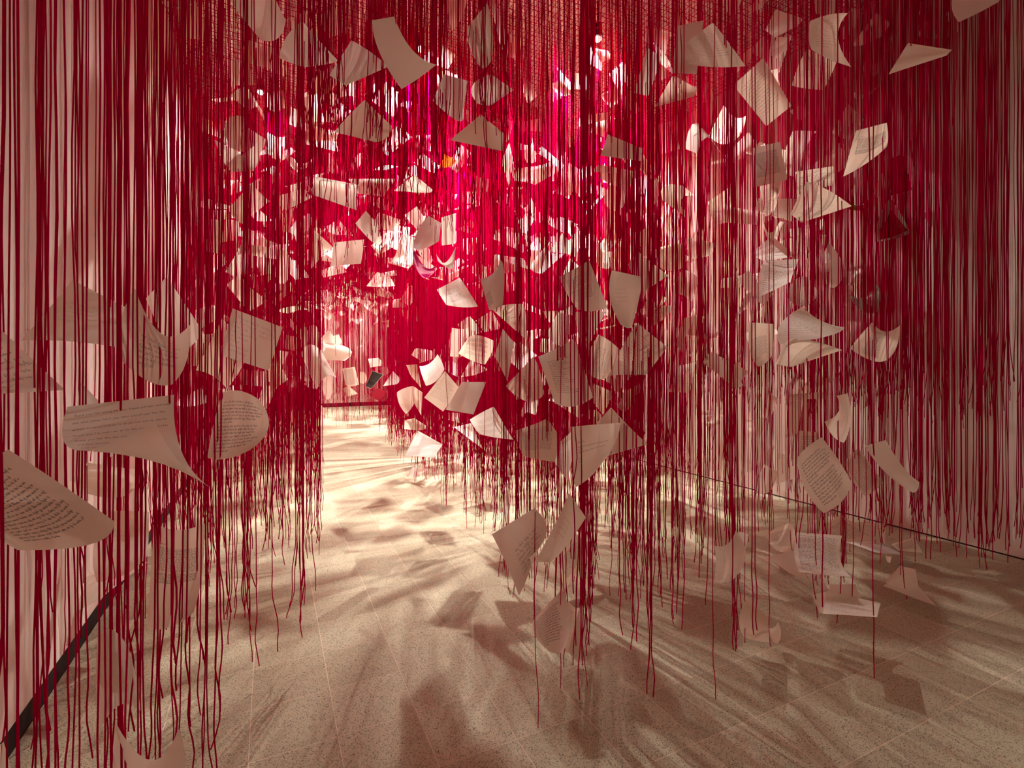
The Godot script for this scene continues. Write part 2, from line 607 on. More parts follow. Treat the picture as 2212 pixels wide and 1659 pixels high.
func tile_mesh(size: float, deep: float) -> ArrayMesh:
	var st := SurfaceTool.new()
	st.begin(Mesh.PRIMITIVE_TRIANGLES)
	st.set_smooth_group(-1)
	var c := 0.0006
	var h := size / 2
	var rings := []
	for q in [[h - c, 0.0], [h, -c], [h, -deep]]:
		rings.append([Vector3(-q[0], q[1], -q[0]), Vector3(q[0], q[1], -q[0]), Vector3(q[0], q[1], q[0]), Vector3(-q[0], q[1], q[0])])
	var top: Array = rings[0]
	for v in [top[0], top[1], top[2], top[0], top[2], top[3]]:
		st.add_vertex(v)
	for k in 2:
		for s in 4:
			var a: Vector3 = rings[k][s]
			var b: Vector3 = rings[k][(s + 1) % 4]
			var c2: Vector3 = rings[k + 1][(s + 1) % 4]
			var d: Vector3 = rings[k + 1][s]
			for v in [a, d, c2, a, c2, b]:
				st.add_vertex(v)
	st.generate_normals()
	return st.commit()

# a cord of the net from a to b, sagging a little from knot to knot
func cord(s: Strands, a: Vector3, b: Vector3, r: float) -> void:
	var n := int(a.distance_to(b) / 0.6) + 1
	var pts := PackedVector3Array()
	for k in n + 1:
		pts.append(a.lerp(b, float(k) / n) + Vector3(rnd(-0.006, 0.006), rnd(-0.015, 0.015), rnd(-0.006, 0.006)))
	s.tube(pts, r, 3)

func net() -> void:
	var s := Strands.new()
	var x := -0.8
	while x < 4.62:
		cord(s, Vector3(x, NET, 1.0), Vector3(x, NET, -15.9), 0.0028)
		x += 0.048
	var z := 1.0
	while z > -15.9:
		cord(s, Vector3(-0.82, NET, z), Vector3(4.6, NET, z), 0.0028)
		z -= 0.06
	# slanting struts just above
	z = 1.0
	while z > -15.9:
		cord(s, Vector3(-0.82, NET + 0.05, z), Vector3(4.6, NET + 0.05, z - 2.6), 0.0026)
		z -= 0.09
	tag(put("ceiling_net", s.mesh(), yarn(0)), "red cord net stretched under the whole ceiling, from which all the threads hang", "net")

func letters() -> void:
	sheet("hand_small", true, "large pale letter nearest the left wall, small slanted handwriting by its right tip", [-0.547,1.193,-1.244,-0.456,1.248,-1.15,-0.367,1.3,-1.045,-0.498,1.134,-1.273,-0.385,1.169,-1.183,-0.311,1.232,-1.077,-0.444,1.069,-1.304,-0.308,1.089,-1.212,-0.245,1.159,-1.091])
	sheet("thank", false, "handwritten thank-you letter with its lower half folded up over the text, near left wall", [-0.387,1.339,-1.369,-0.305,1.345,-1.421,-0.211,1.353,-1.461,-0.341,1.264,-1.247,-0.268,1.247,-1.322,-0.188,1.232,-1.389,-0.201,1.318,-1.177,-0.169,1.234,-1.221,-0.12,1.161,-1.28])
	sheet("hand_tiny", false, "V-shaped letter cut by the bottom frame edge, lowest sheet among the near-left threads", [-0.31,0.637,-1.392,-0.237,0.557,-1.352,-0.197,0.567,-1.425,-0.334,0.509,-1.48,-0.267,0.448,-1.447,-0.193,0.44,-1.5,-0.352,0.372,-1.547,-0.267,0.311,-1.506,-0.206,0.3,-1.561])
	sheet("hand_large", true, "sagging pocket-shaped letter with large dark handwriting running up to the right", [-0.339,1.635,-1.718,-0.266,1.508,-1.638,-0.186,1.529,-1.534,-0.385,1.538,-1.777,-0.277,1.46,-1.71,-0.2,1.434,-1.574,-0.391,1.43,-1.834,-0.308,1.374,-1.74,-0.238,1.372,-1.623])
	sheet("hand_slant", false, "grey letter cut by the left frame edge, covered in loose slanted handwriting, pointed tip", [-0.836,1.47,-1.877,-0.79,1.507,-1.94,-0.733,1.548,-1.993,-0.75,1.408,-1.816,-0.698,1.424,-1.889,-0.642,1.45,-1.953,-0.664,1.348,-1.751,-0.61,1.348,-1.832,-0.543,1.348,-1.907])
	sheet("blank", true, "blank letter rolled into a standing half-tube with a bright front, low at left", [-0.471,0.592,-1.913,-0.414,0.673,-1.795,-0.341,0.68,-1.652,-0.461,0.477,-1.864,-0.399,0.573,-1.769,-0.322,0.597,-1.642,-0.44,0.379,-1.816,-0.38,0.48,-1.74,-0.31,0.515,-1.629])
	sheet("blank", false, "pale wedge of a letter in the extreme lower left corner", [-0.753,0.245,-2.115,-0.727,0.181,-2.087,-0.704,0.115,-2.065,-0.801,0.193,-2.174,-0.785,0.141,-2.142,-0.772,0.083,-2.123,-0.85,0.14,-2.234,-0.842,0.101,-2.198,-0.841,0.051,-2.182])
	sheet("faint", true, "blank folded letter with a pink top corner above the low slanted typed letter", [0.796,1.043,-1.287,0.888,0.971,-1.384,0.98,0.894,-1.475,0.738,0.947,-1.283,0.828,0.887,-1.381,0.904,0.807,-1.477,0.681,0.859,-1.288,0.767,0.805,-1.397,0.861,0.748,-1.51])
	sheet("hand_cursive", true, "rounded letter in thin cursive with a curled right side, above the left floor edge", [-0.147,1.327,-1.979,-0.087,1.337,-1.844,-0.031,1.316,-1.706,-0.173,1.219,-1.96,-0.095,1.229,-1.838,-0.006,1.233,-1.721,-0.188,1.114,-1.942,-0.124,1.13,-1.807,-0.055,1.173,-1.677])
	sheet("blank", false, "blank upright triangle of paper behind the folded thank-you letter", [-0.509,1.374,-1.901,-0.44,1.287,-1.891,-0.37,1.196,-1.886,-0.549,1.322,-2.037,-0.489,1.238,-2.022,-0.43,1.152,-2.014,-0.589,1.265,-2.171,-0.54,1.186,-2.151,-0.493,1.105,-2.141])
	sheet("typed_page", false, "upright curved page of dense typed lines with a wide blank lower margin", [-0.349,0.9,-2.031,-0.276,0.885,-1.957,-0.192,0.91,-1.904,-0.354,0.746,-2.008,-0.276,0.744,-1.943,-0.196,0.766,-1.88,-0.353,0.588,-1.944,-0.276,0.611,-1.874,-0.211,0.673,-1.808])
	sheet("faint", false, "broad shaded letter with a peaked top and a long thin left tip, before the wall", [-0.618,1.712,-2.235,-0.544,1.668,-2.241,-0.474,1.626,-2.288,-0.656,1.593,-2.134,-0.556,1.574,-2.131,-0.461,1.547,-2.157,-0.678,1.494,-2.013,-0.563,1.494,-2.011,-0.446,1.477,-2.026])
	sheet("blank", true, "long bent letter with a pointed lit right tip, under the left spotlight", [0.279,2.472,-1.586,0.333,2.556,-1.69,0.391,2.64,-1.791,0.307,2.392,-1.61,0.38,2.469,-1.72,0.461,2.554,-1.813,0.38,2.307,-1.631,0.456,2.4,-1.715,0.541,2.503,-1.781])
	sheet("hand_large", true, "twisted letter with a short handwritten note and a lit hanging tail, low centre", [0.758,0.774,-1.778,0.795,0.853,-1.664,0.818,0.928,-1.546,0.787,0.681,-1.711,0.829,0.779,-1.608,0.828,0.865,-1.478,0.8,0.594,-1.631,0.799,0.718,-1.545,0.745,0.804,-1.448])
	sheet("faint", true, "tall blank letter just right of the upper central typed letter", [1.067,1.746,-1.445,1.191,1.757,-1.527,1.329,1.767,-1.614,1.059,1.652,-1.445,1.179,1.656,-1.531,1.306,1.694,-1.587,1.081,1.559,-1.416,1.188,1.555,-1.521,1.294,1.564,-1.622])
	sheet("hand_cursive", true, "large letter of slanting cursive paragraphs, biggest near the right wall", [1.69,1.088,-1.201,1.824,1.109,-1.255,1.966,1.13,-1.293,1.709,0.981,-1.187,1.852,1.014,-1.212,1.991,1.047,-1.243,1.741,0.902,-1.139,1.887,0.923,-1.163,2.027,0.963,-1.216])
	sheet("dear_you", true, "letter with a short typed Dear You note and a curled lower edge", [0.973,1.195,-1.562,1.114,1.191,-1.607,1.256,1.185,-1.645,0.977,1.082,-1.562,1.113,1.087,-1.621,1.253,1.095,-1.678,0.991,0.976,-1.56,1.113,0.985,-1.644,1.229,1.012,-1.732])
	sheet("blank", true, "long blank letter rolled lengthwise, sloping down before the right wall", [2.057,1.107,-1.183,2.201,1.102,-1.225,2.344,1.097,-1.265,2.072,1.02,-1.125,2.213,1.015,-1.167,2.354,0.998,-1.209,2.098,0.956,-1.045,2.236,0.937,-1.097,2.376,0.94,-1.159])
	sheet("blank", true, "blank pink letter with a pointed top behind the sagging handwritten pocket letter", [-0.381,1.773,-2.466,-0.313,1.66,-2.431,-0.244,1.543,-2.391,-0.43,1.736,-2.546,-0.367,1.607,-2.506,-0.304,1.483,-2.458,-0.48,1.696,-2.624,-0.423,1.557,-2.578,-0.366,1.421,-2.523])
	sheet("hand_faint", false, "wide diamond letter with scribbled pen marks and a curled bright right tip", [2.185,1.676,-1.523,2.208,1.61,-1.458,2.235,1.576,-1.371,2.047,1.594,-1.534,2.073,1.582,-1.42,2.1,1.547,-1.314,1.968,1.499,-1.477,1.952,1.511,-1.391,1.94,1.517,-1.304])
	sheet("blank", true, "bright white letter curled upright low among the central right threads", [1.616,0.686,-1.504,1.756,0.654,-1.564,1.888,0.669,-1.637,1.631,0.604,-1.513,1.776,0.565,-1.55,1.915,0.557,-1.606,1.643,0.524,-1.533,1.756,0.478,-1.591,1.867,0.438,-1.647])
	sheet("hand_small", true, "lowest central letter, handwritten and leaning left above its floor shadow", [1.098,0.227,-2.09,1.112,0.346,-1.978,1.119,0.46,-1.865,1.076,0.194,-2.016,1.073,0.29,-1.907,1.113,0.365,-1.786,1.119,0.138,-1.982,1.076,0.205,-1.855,1.044,0.276,-1.736])
	sheet("faint", true, "plain dart-shaped letter pointing right under the scribbled diamond letter", [1.871,1.51,-1.378,2.027,1.522,-1.403,2.193,1.477,-1.354,1.918,1.465,-1.437,2.063,1.491,-1.482,2.199,1.441,-1.472,1.957,1.417,-1.491,2.07,1.41,-1.539,2.188,1.401,-1.588])
	sheet("blank", true, "narrow blank flap at the right of the lowest central letter", [1.19,0.406,-1.827,1.264,0.321,-1.925,1.344,0.228,-2.032,1.134,0.331,-1.791,1.201,0.248,-1.892,1.307,0.191,-1.968,1.079,0.261,-1.755,1.164,0.168,-1.844,1.248,0.076,-1.927])
	sheet("hand_faint", false, "broad domed letter with a rolled left edge, upper right of centre", [1.734,2.893,-1.809,1.759,2.921,-1.742,1.823,2.974,-1.707,1.669,2.79,-1.72,1.738,2.809,-1.651,1.827,2.833,-1.62,1.607,2.693,-1.637,1.719,2.681,-1.584,1.829,2.688,-1.536])
	sheet("typed_poem", false, "largest central letter, a typed poem of short lines", [1.103,1.45,-2.049,1.188,1.493,-2.007,1.273,1.536,-2.011,1.067,1.38,-1.93,1.172,1.382,-1.917,1.271,1.403,-1.933,1.078,1.253,-1.855,1.181,1.235,-1.868,1.278,1.27,-1.868])
	sheet("typed_corner", true, "tall narrow letter with typing only in its lower left, above the lit triangular letter", [0.91,1.821,-2.276,0.913,1.829,-2.129,0.892,1.864,-2.001,0.916,1.741,-2.233,0.871,1.751,-2.084,0.879,1.802,-1.932,0.92,1.667,-2.191,0.892,1.659,-2.054,0.869,1.665,-1.921])
	sheet("artwork", true, "stiff tilted letter about an artwork that evokes simplicity, beside the dark doorway", [-0.146,1.654,-2.468,-0.053,1.625,-2.581,0.051,1.591,-2.68,-0.171,1.555,-2.461,-0.081,1.524,-2.575,0.021,1.487,-2.676,-0.196,1.457,-2.451,-0.109,1.423,-2.566,-0.01,1.384,-2.669])
	sheet("hand_small", true, "handwritten leaf folded into the lowest central letter", [1.177,0.379,-1.948,1.264,0.297,-2.032,1.353,0.215,-2.112,1.129,0.286,-1.915,1.219,0.213,-2,1.309,0.134,-2.081,1.084,0.196,-1.885,1.175,0.125,-1.971,1.269,0.054,-2.054])
	sheet("faint", false, "plain wide letter hanging behind the upright typed page, low before the left wall", [-0.694,0.726,-2.984,-0.607,0.721,-2.949,-0.519,0.716,-2.912,-0.721,0.595,-2.881,-0.619,0.589,-2.88,-0.517,0.592,-2.882,-0.69,0.459,-2.8,-0.584,0.483,-2.778,-0.498,0.558,-2.759])
	sheet("typed_a", true, "upper central typed letter with straight rows, above a dark gap in the threads", [1.262,1.838,-2.132,1.254,1.85,-1.984,1.238,1.864,-1.838,1.299,1.754,-2.117,1.285,1.75,-1.97,1.272,1.774,-1.826,1.358,1.681,-2.117,1.336,1.659,-1.965,1.318,1.66,-1.814])
	sheet("blank", true, "hanging letter draped like a hood with striped light, above the tiny dense handwriting", [2.267,1.276,-1.424,2.393,1.274,-1.477,2.523,1.273,-1.531,2.241,1.21,-1.399,2.383,1.173,-1.457,2.516,1.148,-1.513,2.226,1.16,-1.452,2.346,1.08,-1.487,2.485,1.037,-1.525])
	sheet("hand_faint", false, "wide low letter with faint pencil lines, lowest of the right group", [2.521,0.277,-1.629,2.574,0.277,-1.532,2.622,0.278,-1.438,2.391,0.277,-1.557,2.442,0.288,-1.466,2.49,0.301,-1.374,2.262,0.284,-1.484,2.313,0.306,-1.395,2.359,0.327,-1.308])
	sheet("faint", true, "long oval cream letter with creases, top centre", [0.874,3.069,-2.364,0.867,3.036,-2.209,0.857,2.999,-2.062,0.888,2.986,-2.367,0.893,2.936,-2.237,0.901,2.894,-2.101,0.94,2.955,-2.413,0.929,2.847,-2.287,0.907,2.797,-2.141])
	sheet("blank", true, "blank bowl-shaped letter sagging just below the folded thank-you letter", [-0.741,0.976,-2.873,-0.666,0.935,-2.958,-0.576,0.897,-3.015,-0.798,0.909,-2.921,-0.706,0.872,-3.01,-0.596,0.826,-3.07,-0.854,0.858,-2.983,-0.696,0.777,-3.019,-0.628,0.776,-3.137])
	sheet("blank", true, "shaded pink diamond letter right of the glowing peaked letter", [0.356,2.997,-2.588,0.424,2.905,-2.482,0.495,2.8,-2.388,0.309,2.919,-2.623,0.358,2.832,-2.511,0.4,2.741,-2.404,0.262,2.841,-2.66,0.286,2.763,-2.541,0.308,2.685,-2.422])
	sheet("blank", false, "blank pink letter with a pointed top hanging lowest over the right floor", [2.101,0.279,-1.762,2.095,0.256,-1.694,2.087,0.238,-1.628,2.074,0.164,-1.778,2.108,0.167,-1.72,2.129,0.16,-1.657,2.116,0.066,-1.787,2.123,0.074,-1.728,2.166,0.077,-1.682])
	sheet("blank", false, "peaked cream letter with a long left corner over the path", [0.956,2.669,-2.384,1,2.613,-2.341,1.069,2.587,-2.358,0.85,2.558,-2.319,0.923,2.525,-2.26,1.016,2.489,-2.247,0.75,2.451,-2.249,0.855,2.422,-2.19,0.965,2.398,-2.141])
	sheet("hand_faint", false, "large curled blank letter like an open cone, upper right", [2.426,3.121,-1.654,2.496,3.142,-1.604,2.587,3.154,-1.569,2.362,3.003,-1.619,2.433,3.012,-1.554,2.519,3.021,-1.575,2.299,2.894,-1.562,2.413,2.867,-1.545,2.531,2.848,-1.519])
	sheet("blank", true, "pale tall sheet behind the broad domed letter", [1.852,3.116,-1.96,1.815,3.045,-1.835,1.772,2.973,-1.713,1.874,3.027,-2.004,1.839,2.953,-1.88,1.796,2.882,-1.757,1.898,2.936,-2.051,1.863,2.862,-1.926,1.822,2.788,-1.804])
	sheet("blank", true, "small curled pink leaf at the lower right of the lowest pointed letter", [2.176,0.138,-1.692,2.234,0.121,-1.709,2.291,0.126,-1.73,2.187,0.112,-1.695,2.229,0.086,-1.717,2.284,0.08,-1.708,2.171,0.102,-1.677,2.216,0.058,-1.695,2.267,0.033,-1.712])
	sheet("blank", true, "narrow blank strip of paper sloping down to the left wall's dark base", [-0.837,0.342,-3.246,-0.703,0.373,-3.194,-0.567,0.404,-3.142,-0.848,0.285,-3.165,-0.728,0.334,-3.103,-0.609,0.391,-3.05,-0.857,0.234,-3.083,-0.753,0.292,-3.011,-0.647,0.381,-2.959])
	sheet("faint", false, "blank letter with a sharp right-pointing corner behind the Dear You note", [1.45,1.211,-1.97,1.507,1.127,-1.912,1.573,1.045,-1.859,1.502,1.16,-2.097,1.545,1.082,-2.047,1.557,0.993,-2.002,1.552,1.105,-2.229,1.54,1.021,-2.185,1.521,0.941,-2.134])
	sheet("typed_b", true, "leaf-shaped typed letter tapering to a point below the white tube", [2.028,1.611,-1.684,2.165,1.614,-1.725,2.307,1.616,-1.764,2.042,1.478,-1.69,2.179,1.515,-1.75,2.326,1.534,-1.778,2.091,1.403,-1.683,2.217,1.417,-1.746,2.347,1.452,-1.811])
	sheet("blank", true, "pink side flap beside the bright white upright letter", [2.001,0.62,-1.735,2.125,0.574,-1.804,2.25,0.526,-1.871,1.973,0.51,-1.723,2.096,0.473,-1.796,2.221,0.437,-1.867,1.949,0.401,-1.713,2.073,0.371,-1.792,2.2,0.344,-1.87])
	sheet("blank", false, "large blank letter cut by the top frame edge, upper left, with a rounded tip", [-0.205,3.243,-2.858,-0.099,3.287,-2.875,0.011,3.327,-2.883,-0.123,3.109,-2.822,-0.04,3.155,-2.848,0.037,3.209,-2.816,-0.04,2.99,-2.759,0.032,3.035,-2.789,0.067,3.103,-2.731])
	sheet("hand_tiny", false, "letter with a few thin upright handwritten lines and a curled dark lower edge", [-0.217,1.641,-2.899,-0.156,1.565,-2.849,-0.096,1.491,-2.799,-0.281,1.513,-2.975,-0.203,1.458,-2.935,-0.136,1.388,-2.892,-0.347,1.381,-3.046,-0.267,1.351,-3.009,-0.202,1.286,-2.97])
	sheet("blank", false, "long shaded triangular letter pointing right, close to the right wall", [3.031,3.102,-1.53,3.083,3.056,-1.455,3.131,3.011,-1.382,2.927,2.989,-1.522,2.967,2.964,-1.432,3.009,2.942,-1.34,2.821,2.877,-1.511,2.854,2.875,-1.4,2.888,2.874,-1.297])
	sheet("hand_dense", false, "square page of close dark handwriting with a rolled lower edge, low at right", [2.587,0.497,-1.842,2.647,0.505,-1.755,2.705,0.514,-1.67,2.471,0.427,-1.773,2.529,0.444,-1.687,2.598,0.431,-1.614,2.368,0.384,-1.671,2.432,0.388,-1.591,2.505,0.398,-1.506])
	sheet("hand_faint", false, "broad letter in faint handwriting right of the steeply slanted typed letter", [1.652,1.616,-2.024,1.694,1.555,-1.964,1.759,1.497,-1.932,1.653,1.518,-2.136,1.704,1.455,-2.08,1.795,1.428,-2.048,1.611,1.351,-2.208,1.719,1.356,-2.191,1.823,1.353,-2.162])
	sheet("blank", false, "large cream letter with a peaked top and glowing lower rim, upper left", [0.14,3.073,-2.661,0.22,3.03,-2.712,0.316,2.976,-2.759,0.074,3.061,-2.794,0.17,3.05,-2.843,0.253,3.014,-2.898,0.038,3.003,-2.908,0.107,3.023,-2.972,0.174,3.053,-3.033])
	sheet("typed_b", false, "grey kite-shaped letter with slanted typed rows and a lit right tip", [2.393,2.177,-1.737,2.413,2.26,-1.707,2.457,2.338,-1.694,2.525,2.187,-1.801,2.563,2.228,-1.718,2.598,2.312,-1.678,2.651,2.193,-1.859,2.706,2.218,-1.753,2.742,2.237,-1.643])
	sheet("typed_page", true, "broad shaded page with typed paragraphs, right of the grey diagonal letter", [2.643,2.579,-1.564,2.776,2.627,-1.567,2.903,2.671,-1.563,2.698,2.513,-1.625,2.831,2.54,-1.592,2.956,2.617,-1.585,2.742,2.406,-1.687,2.889,2.489,-1.655,3.025,2.591,-1.629])
	sheet("blank", false, "plain shaded letter with a wide pointed left corner, over the path", [0.457,2.835,-2.819,0.529,2.778,-2.818,0.605,2.727,-2.83,0.376,2.717,-2.755,0.466,2.664,-2.752,0.563,2.622,-2.731,0.289,2.587,-2.712,0.399,2.564,-2.676,0.484,2.539,-2.63])
	sheet("blank", true, "small pink leaf at the left of the wide low letter", [2.643,0.163,-1.793,2.72,0.157,-1.798,2.799,0.151,-1.803,2.638,0.126,-1.768,2.713,0.11,-1.779,2.78,0.09,-1.806,2.633,0.089,-1.744,2.695,0.061,-1.776,2.756,0.033,-1.806])
	sheet("faint", false, "wide cream sheet with a shaded right end, below the red net opening", [1.728,2.714,-2.379,1.817,2.674,-2.337,1.905,2.634,-2.294,1.65,2.61,-2.304,1.737,2.581,-2.254,1.824,2.552,-2.203,1.571,2.51,-2.225,1.657,2.49,-2.167,1.742,2.471,-2.111])
	sheet("typed_dense", false, "letter of close typed lines just left of the Dear You note", [1.26,1.03,-2.619,1.35,1.063,-2.577,1.427,1.095,-2.554,1.214,0.981,-2.488,1.317,1.001,-2.454,1.422,1.009,-2.414,1.173,0.94,-2.342,1.258,0.914,-2.362,1.351,0.897,-2.329])
	sheet("blank", true, "big pale letter left of the wide lit letter over the path", [0.801,2.897,-2.506,0.902,2.955,-2.608,1.004,3.003,-2.696,0.799,2.871,-2.594,0.93,2.866,-2.658,1.009,2.945,-2.751,0.796,2.843,-2.686,0.955,2.779,-2.722,1.015,2.888,-2.813])
	sheet("hand_faint", false, "big shaded diamond letter, flat and square, upper right of centre", [2.292,2.941,-2.005,2.362,3.012,-1.965,2.432,3.084,-1.926,2.384,2.834,-1.974,2.459,2.903,-1.946,2.533,2.972,-1.917,2.472,2.724,-1.94,2.551,2.789,-1.922,2.629,2.853,-1.903])
	sheet("typed_a", false, "typed letter with steeply slanted lines just right of the typed poem", [1.526,1.354,-2.265,1.532,1.452,-2.286,1.576,1.569,-2.252,1.653,1.327,-2.341,1.673,1.428,-2.314,1.713,1.523,-2.305,1.779,1.339,-2.438,1.793,1.393,-2.38,1.842,1.46,-2.379])
	sheet("blank", true, "cream sheet with a notched top right of the red net opening", [1.786,3.075,-2.113,1.904,3.122,-2.191,2.024,3.166,-2.266,1.788,2.984,-2.166,1.903,3.032,-2.245,2.021,3.081,-2.321,1.79,2.89,-2.222,1.904,2.943,-2.302,2.02,2.995,-2.38])
	sheet("typed_dense", true, "grey upright page packed with fine typed text, right of centre", [2.555,2.675,-2.094,2.502,2.634,-1.962,2.442,2.591,-1.832,2.58,2.571,-2.115,2.532,2.536,-1.979,2.483,2.5,-1.843,2.6,2.463,-2.134,2.567,2.438,-1.992,2.531,2.411,-1.851])
	sheet("blank", true, "wide lit letter pointing right below the long oval cream letter", [1.172,3.118,-2.767,1.203,3.031,-2.668,1.226,2.941,-2.564,1.071,3.046,-2.807,1.116,2.979,-2.671,1.155,2.881,-2.563,1.101,2.962,-2.818,1.085,2.887,-2.697,1.085,2.822,-2.561])
	sheet("blank", true, "back flap of paper standing behind the low open envelope-like letter", [2.905,0.143,-1.863,2.96,0.148,-1.826,2.983,0.165,-1.772,2.917,0.093,-1.877,2.967,0.097,-1.825,3.011,0.118,-1.771,2.927,0.042,-1.891,2.99,0.054,-1.834,3.036,0.072,-1.77])
	sheet("blank", true, "long low dart of grey paper pointing to the right frame edge", [3.29,0.19,-1.7,3.37,0.142,-1.689,3.452,0.092,-1.678,3.231,0.164,-1.714,3.309,0.093,-1.675,3.399,0.077,-1.612,3.16,0.143,-1.721,3.249,0.105,-1.631,3.347,0.064,-1.549])
	sheet("blank", true, "tall blank sheet between the lit triangular letter and the oval handwritten letter", [1.243,1.618,-2.75,1.218,1.571,-2.619,1.189,1.527,-2.486,1.237,1.539,-2.795,1.212,1.475,-2.661,1.189,1.422,-2.526,1.231,1.457,-2.844,1.213,1.382,-2.707,1.189,1.314,-2.568])
	sheet("blank", false, "letter cut by the top frame edge at far right, before the bare wall", [3.799,3.692,-1.671,3.871,3.658,-1.584,3.933,3.62,-1.496,3.728,3.556,-1.646,3.782,3.552,-1.554,3.825,3.523,-1.46,3.667,3.425,-1.585,3.704,3.443,-1.507,3.689,3.44,-1.429])
	sheet("faint", false, "large pale letter right of the tall blank letter, with scribbled centre", [1.89,2.053,-2.316,1.963,1.983,-2.274,2.04,1.913,-2.236,1.96,2.045,-2.446,2.014,1.964,-2.412,2.064,1.879,-2.38,2.027,2.032,-2.578,2.054,1.936,-2.553,2.078,1.84,-2.524])
	sheet("hand_faint", false, "oval shaded letter in fine handwriting, left of the large typed poem", [1.4,1.455,-2.659,1.406,1.373,-2.595,1.41,1.261,-2.557,1.345,1.352,-2.762,1.406,1.285,-2.718,1.467,1.211,-2.681,1.327,1.27,-2.892,1.375,1.21,-2.842,1.462,1.164,-2.822])
	sheet("blank", true, "pale crumpled sheet low over the right floor behind the long dart", [3.399,0.203,-1.757,3.48,0.178,-1.758,3.563,0.153,-1.759,3.375,0.144,-1.788,3.464,0.124,-1.782,3.55,0.104,-1.743,3.355,0.083,-1.821,3.442,0.071,-1.772,3.515,0.064,-1.717])
	sheet("hand_cursive", false, "wide lit letter with rows of cursive behind the grey typed kite", [2.812,2.549,-2.012,2.86,2.545,-1.926,2.916,2.545,-1.851,2.93,2.497,-2.088,2.978,2.492,-2,3.042,2.526,-1.927,3.047,2.433,-2.164,3.107,2.499,-2.059,3.173,2.522,-2.021])
	sheet("typed_dense", true, "low letter with slanted typed lines, right of the twisted handwritten note", [1.497,0.245,-2.603,1.599,0.298,-2.647,1.693,0.363,-2.67,1.547,0.152,-2.612,1.662,0.221,-2.639,1.765,0.309,-2.676,1.596,0.059,-2.619,1.721,0.148,-2.66,1.838,0.253,-2.681])
	sheet("hand_faint", false, "lit strip of paper just under the square page's rolled edge", [3.009,0.099,-2.081,3.046,0.103,-2.065,3.082,0.107,-2.048,2.988,0.08,-2.032,3.025,0.073,-2.02,3.061,0.079,-2.002,2.966,0.061,-1.984,3.005,0.05,-1.971,3.043,0.039,-1.958])
	sheet("hand_small", true, "grey handwritten letter peeping above the large cursive letter at right", [2.853,1.01,-2.02,2.996,0.992,-2.053,3.14,0.975,-2.083,2.84,0.906,-2.016,2.985,0.888,-2.045,3.13,0.871,-2.072,2.828,0.802,-2.012,2.974,0.784,-2.038,3.12,0.767,-2.061])
	sheet("blank", true, "broad shaded letter behind the creased diamond letter", [1.116,1.29,-3.115,1.145,1.295,-2.97,1.166,1.301,-2.823,1.057,1.203,-3.103,1.092,1.205,-2.958,1.121,1.206,-2.813,0.999,1.118,-3.088,1.041,1.115,-2.945,1.076,1.113,-2.8])
	sheet("blank", true, "ring-shaped shallow bowl of paper right of the magenta print", [0.976,2.137,-3.226,0.995,2.048,-3.099,1.02,2.125,-2.958,0.959,2.094,-3.147,1.013,2,-3.031,0.987,2.04,-2.894,0.94,2.053,-3.069,0.946,2.006,-2.958,0.941,1.993,-2.821])
	sheet("blank", true, "blank sheet under the round-bottomed typed letter, over the floor", [2.803,0.2,-2.196,2.928,0.202,-2.191,3.054,0.207,-2.183,2.795,0.183,-2.112,2.92,0.164,-2.112,3.039,0.126,-2.125,2.783,0.168,-2.029,2.9,0.11,-2.047,3.015,0.052,-2.062])
	sheet("typed_page", false, "saddle-shaped typed letter with rows rising to the right, nearest the right wall", [3.288,1.505,-1.981,3.278,1.582,-1.916,3.279,1.66,-1.846,3.412,1.425,-1.911,3.415,1.527,-1.891,3.405,1.607,-1.841,3.567,1.447,-1.901,3.557,1.534,-1.853,3.543,1.649,-1.833])
	sheet("blank", true, "cream sheet twisted between the rounded white sheet and the shaded square letter", [0.54,2.371,-3.286,0.553,2.309,-3.18,0.561,2.244,-3.052,0.52,2.347,-3.361,0.54,2.24,-3.264,0.593,2.211,-3.132,0.499,2.323,-3.438,0.6,2.185,-3.344,0.625,2.173,-3.205])
	sheet("hand_small", true, "peaked handwritten letter directly behind the square handwritten page", [3.159,0.486,-1.96,3.28,0.405,-1.915,3.402,0.323,-1.87,3.146,0.409,-2.029,3.276,0.346,-2,3.407,0.283,-1.967,3.128,0.33,-2.099,3.267,0.286,-2.084,3.404,0.243,-2.066])
	sheet("blank", false, "teardrop-shaped blank letter with fine light ripples along its lower rim", [3.018,2.07,-1.978,3.101,2.12,-2.014,3.182,2.17,-2.048,3.119,2.014,-2.059,3.208,2.016,-2.015,3.285,2.075,-2.037,3.231,1.965,-2.121,3.29,1.899,-2.091,3.371,1.975,-2.071])
	sheet("hand_cursive", false, "brightly lit cursive letter right of centre, slanting to a low left corner", [2.949,2.087,-2.331,2.999,2.082,-2.242,3.039,2.076,-2.15,2.85,1.978,-2.288,2.907,1.97,-2.204,2.934,1.986,-2.107,2.791,1.828,-2.253,2.82,1.869,-2.148,2.827,1.903,-2.052])
	sheet("blank", true, "cream letter with a curved left edge above the magenta print", [0.873,2.316,-3.04,0.95,2.334,-3.163,1.034,2.354,-3.298,0.816,2.229,-3.073,0.887,2.253,-3.197,1.017,2.283,-3.266,0.792,2.13,-3.091,0.876,2.143,-3.211,0.995,2.21,-3.223])
	sheet("faint", false, "peaked cream letter with a straight lower edge under the broad domed letter", [2.387,3.302,-2.569,2.455,3.255,-2.531,2.527,3.211,-2.496,2.298,3.172,-2.558,2.368,3.138,-2.496,2.437,3.122,-2.422,2.206,3.041,-2.539,2.273,3.043,-2.439,2.342,3.048,-2.347])
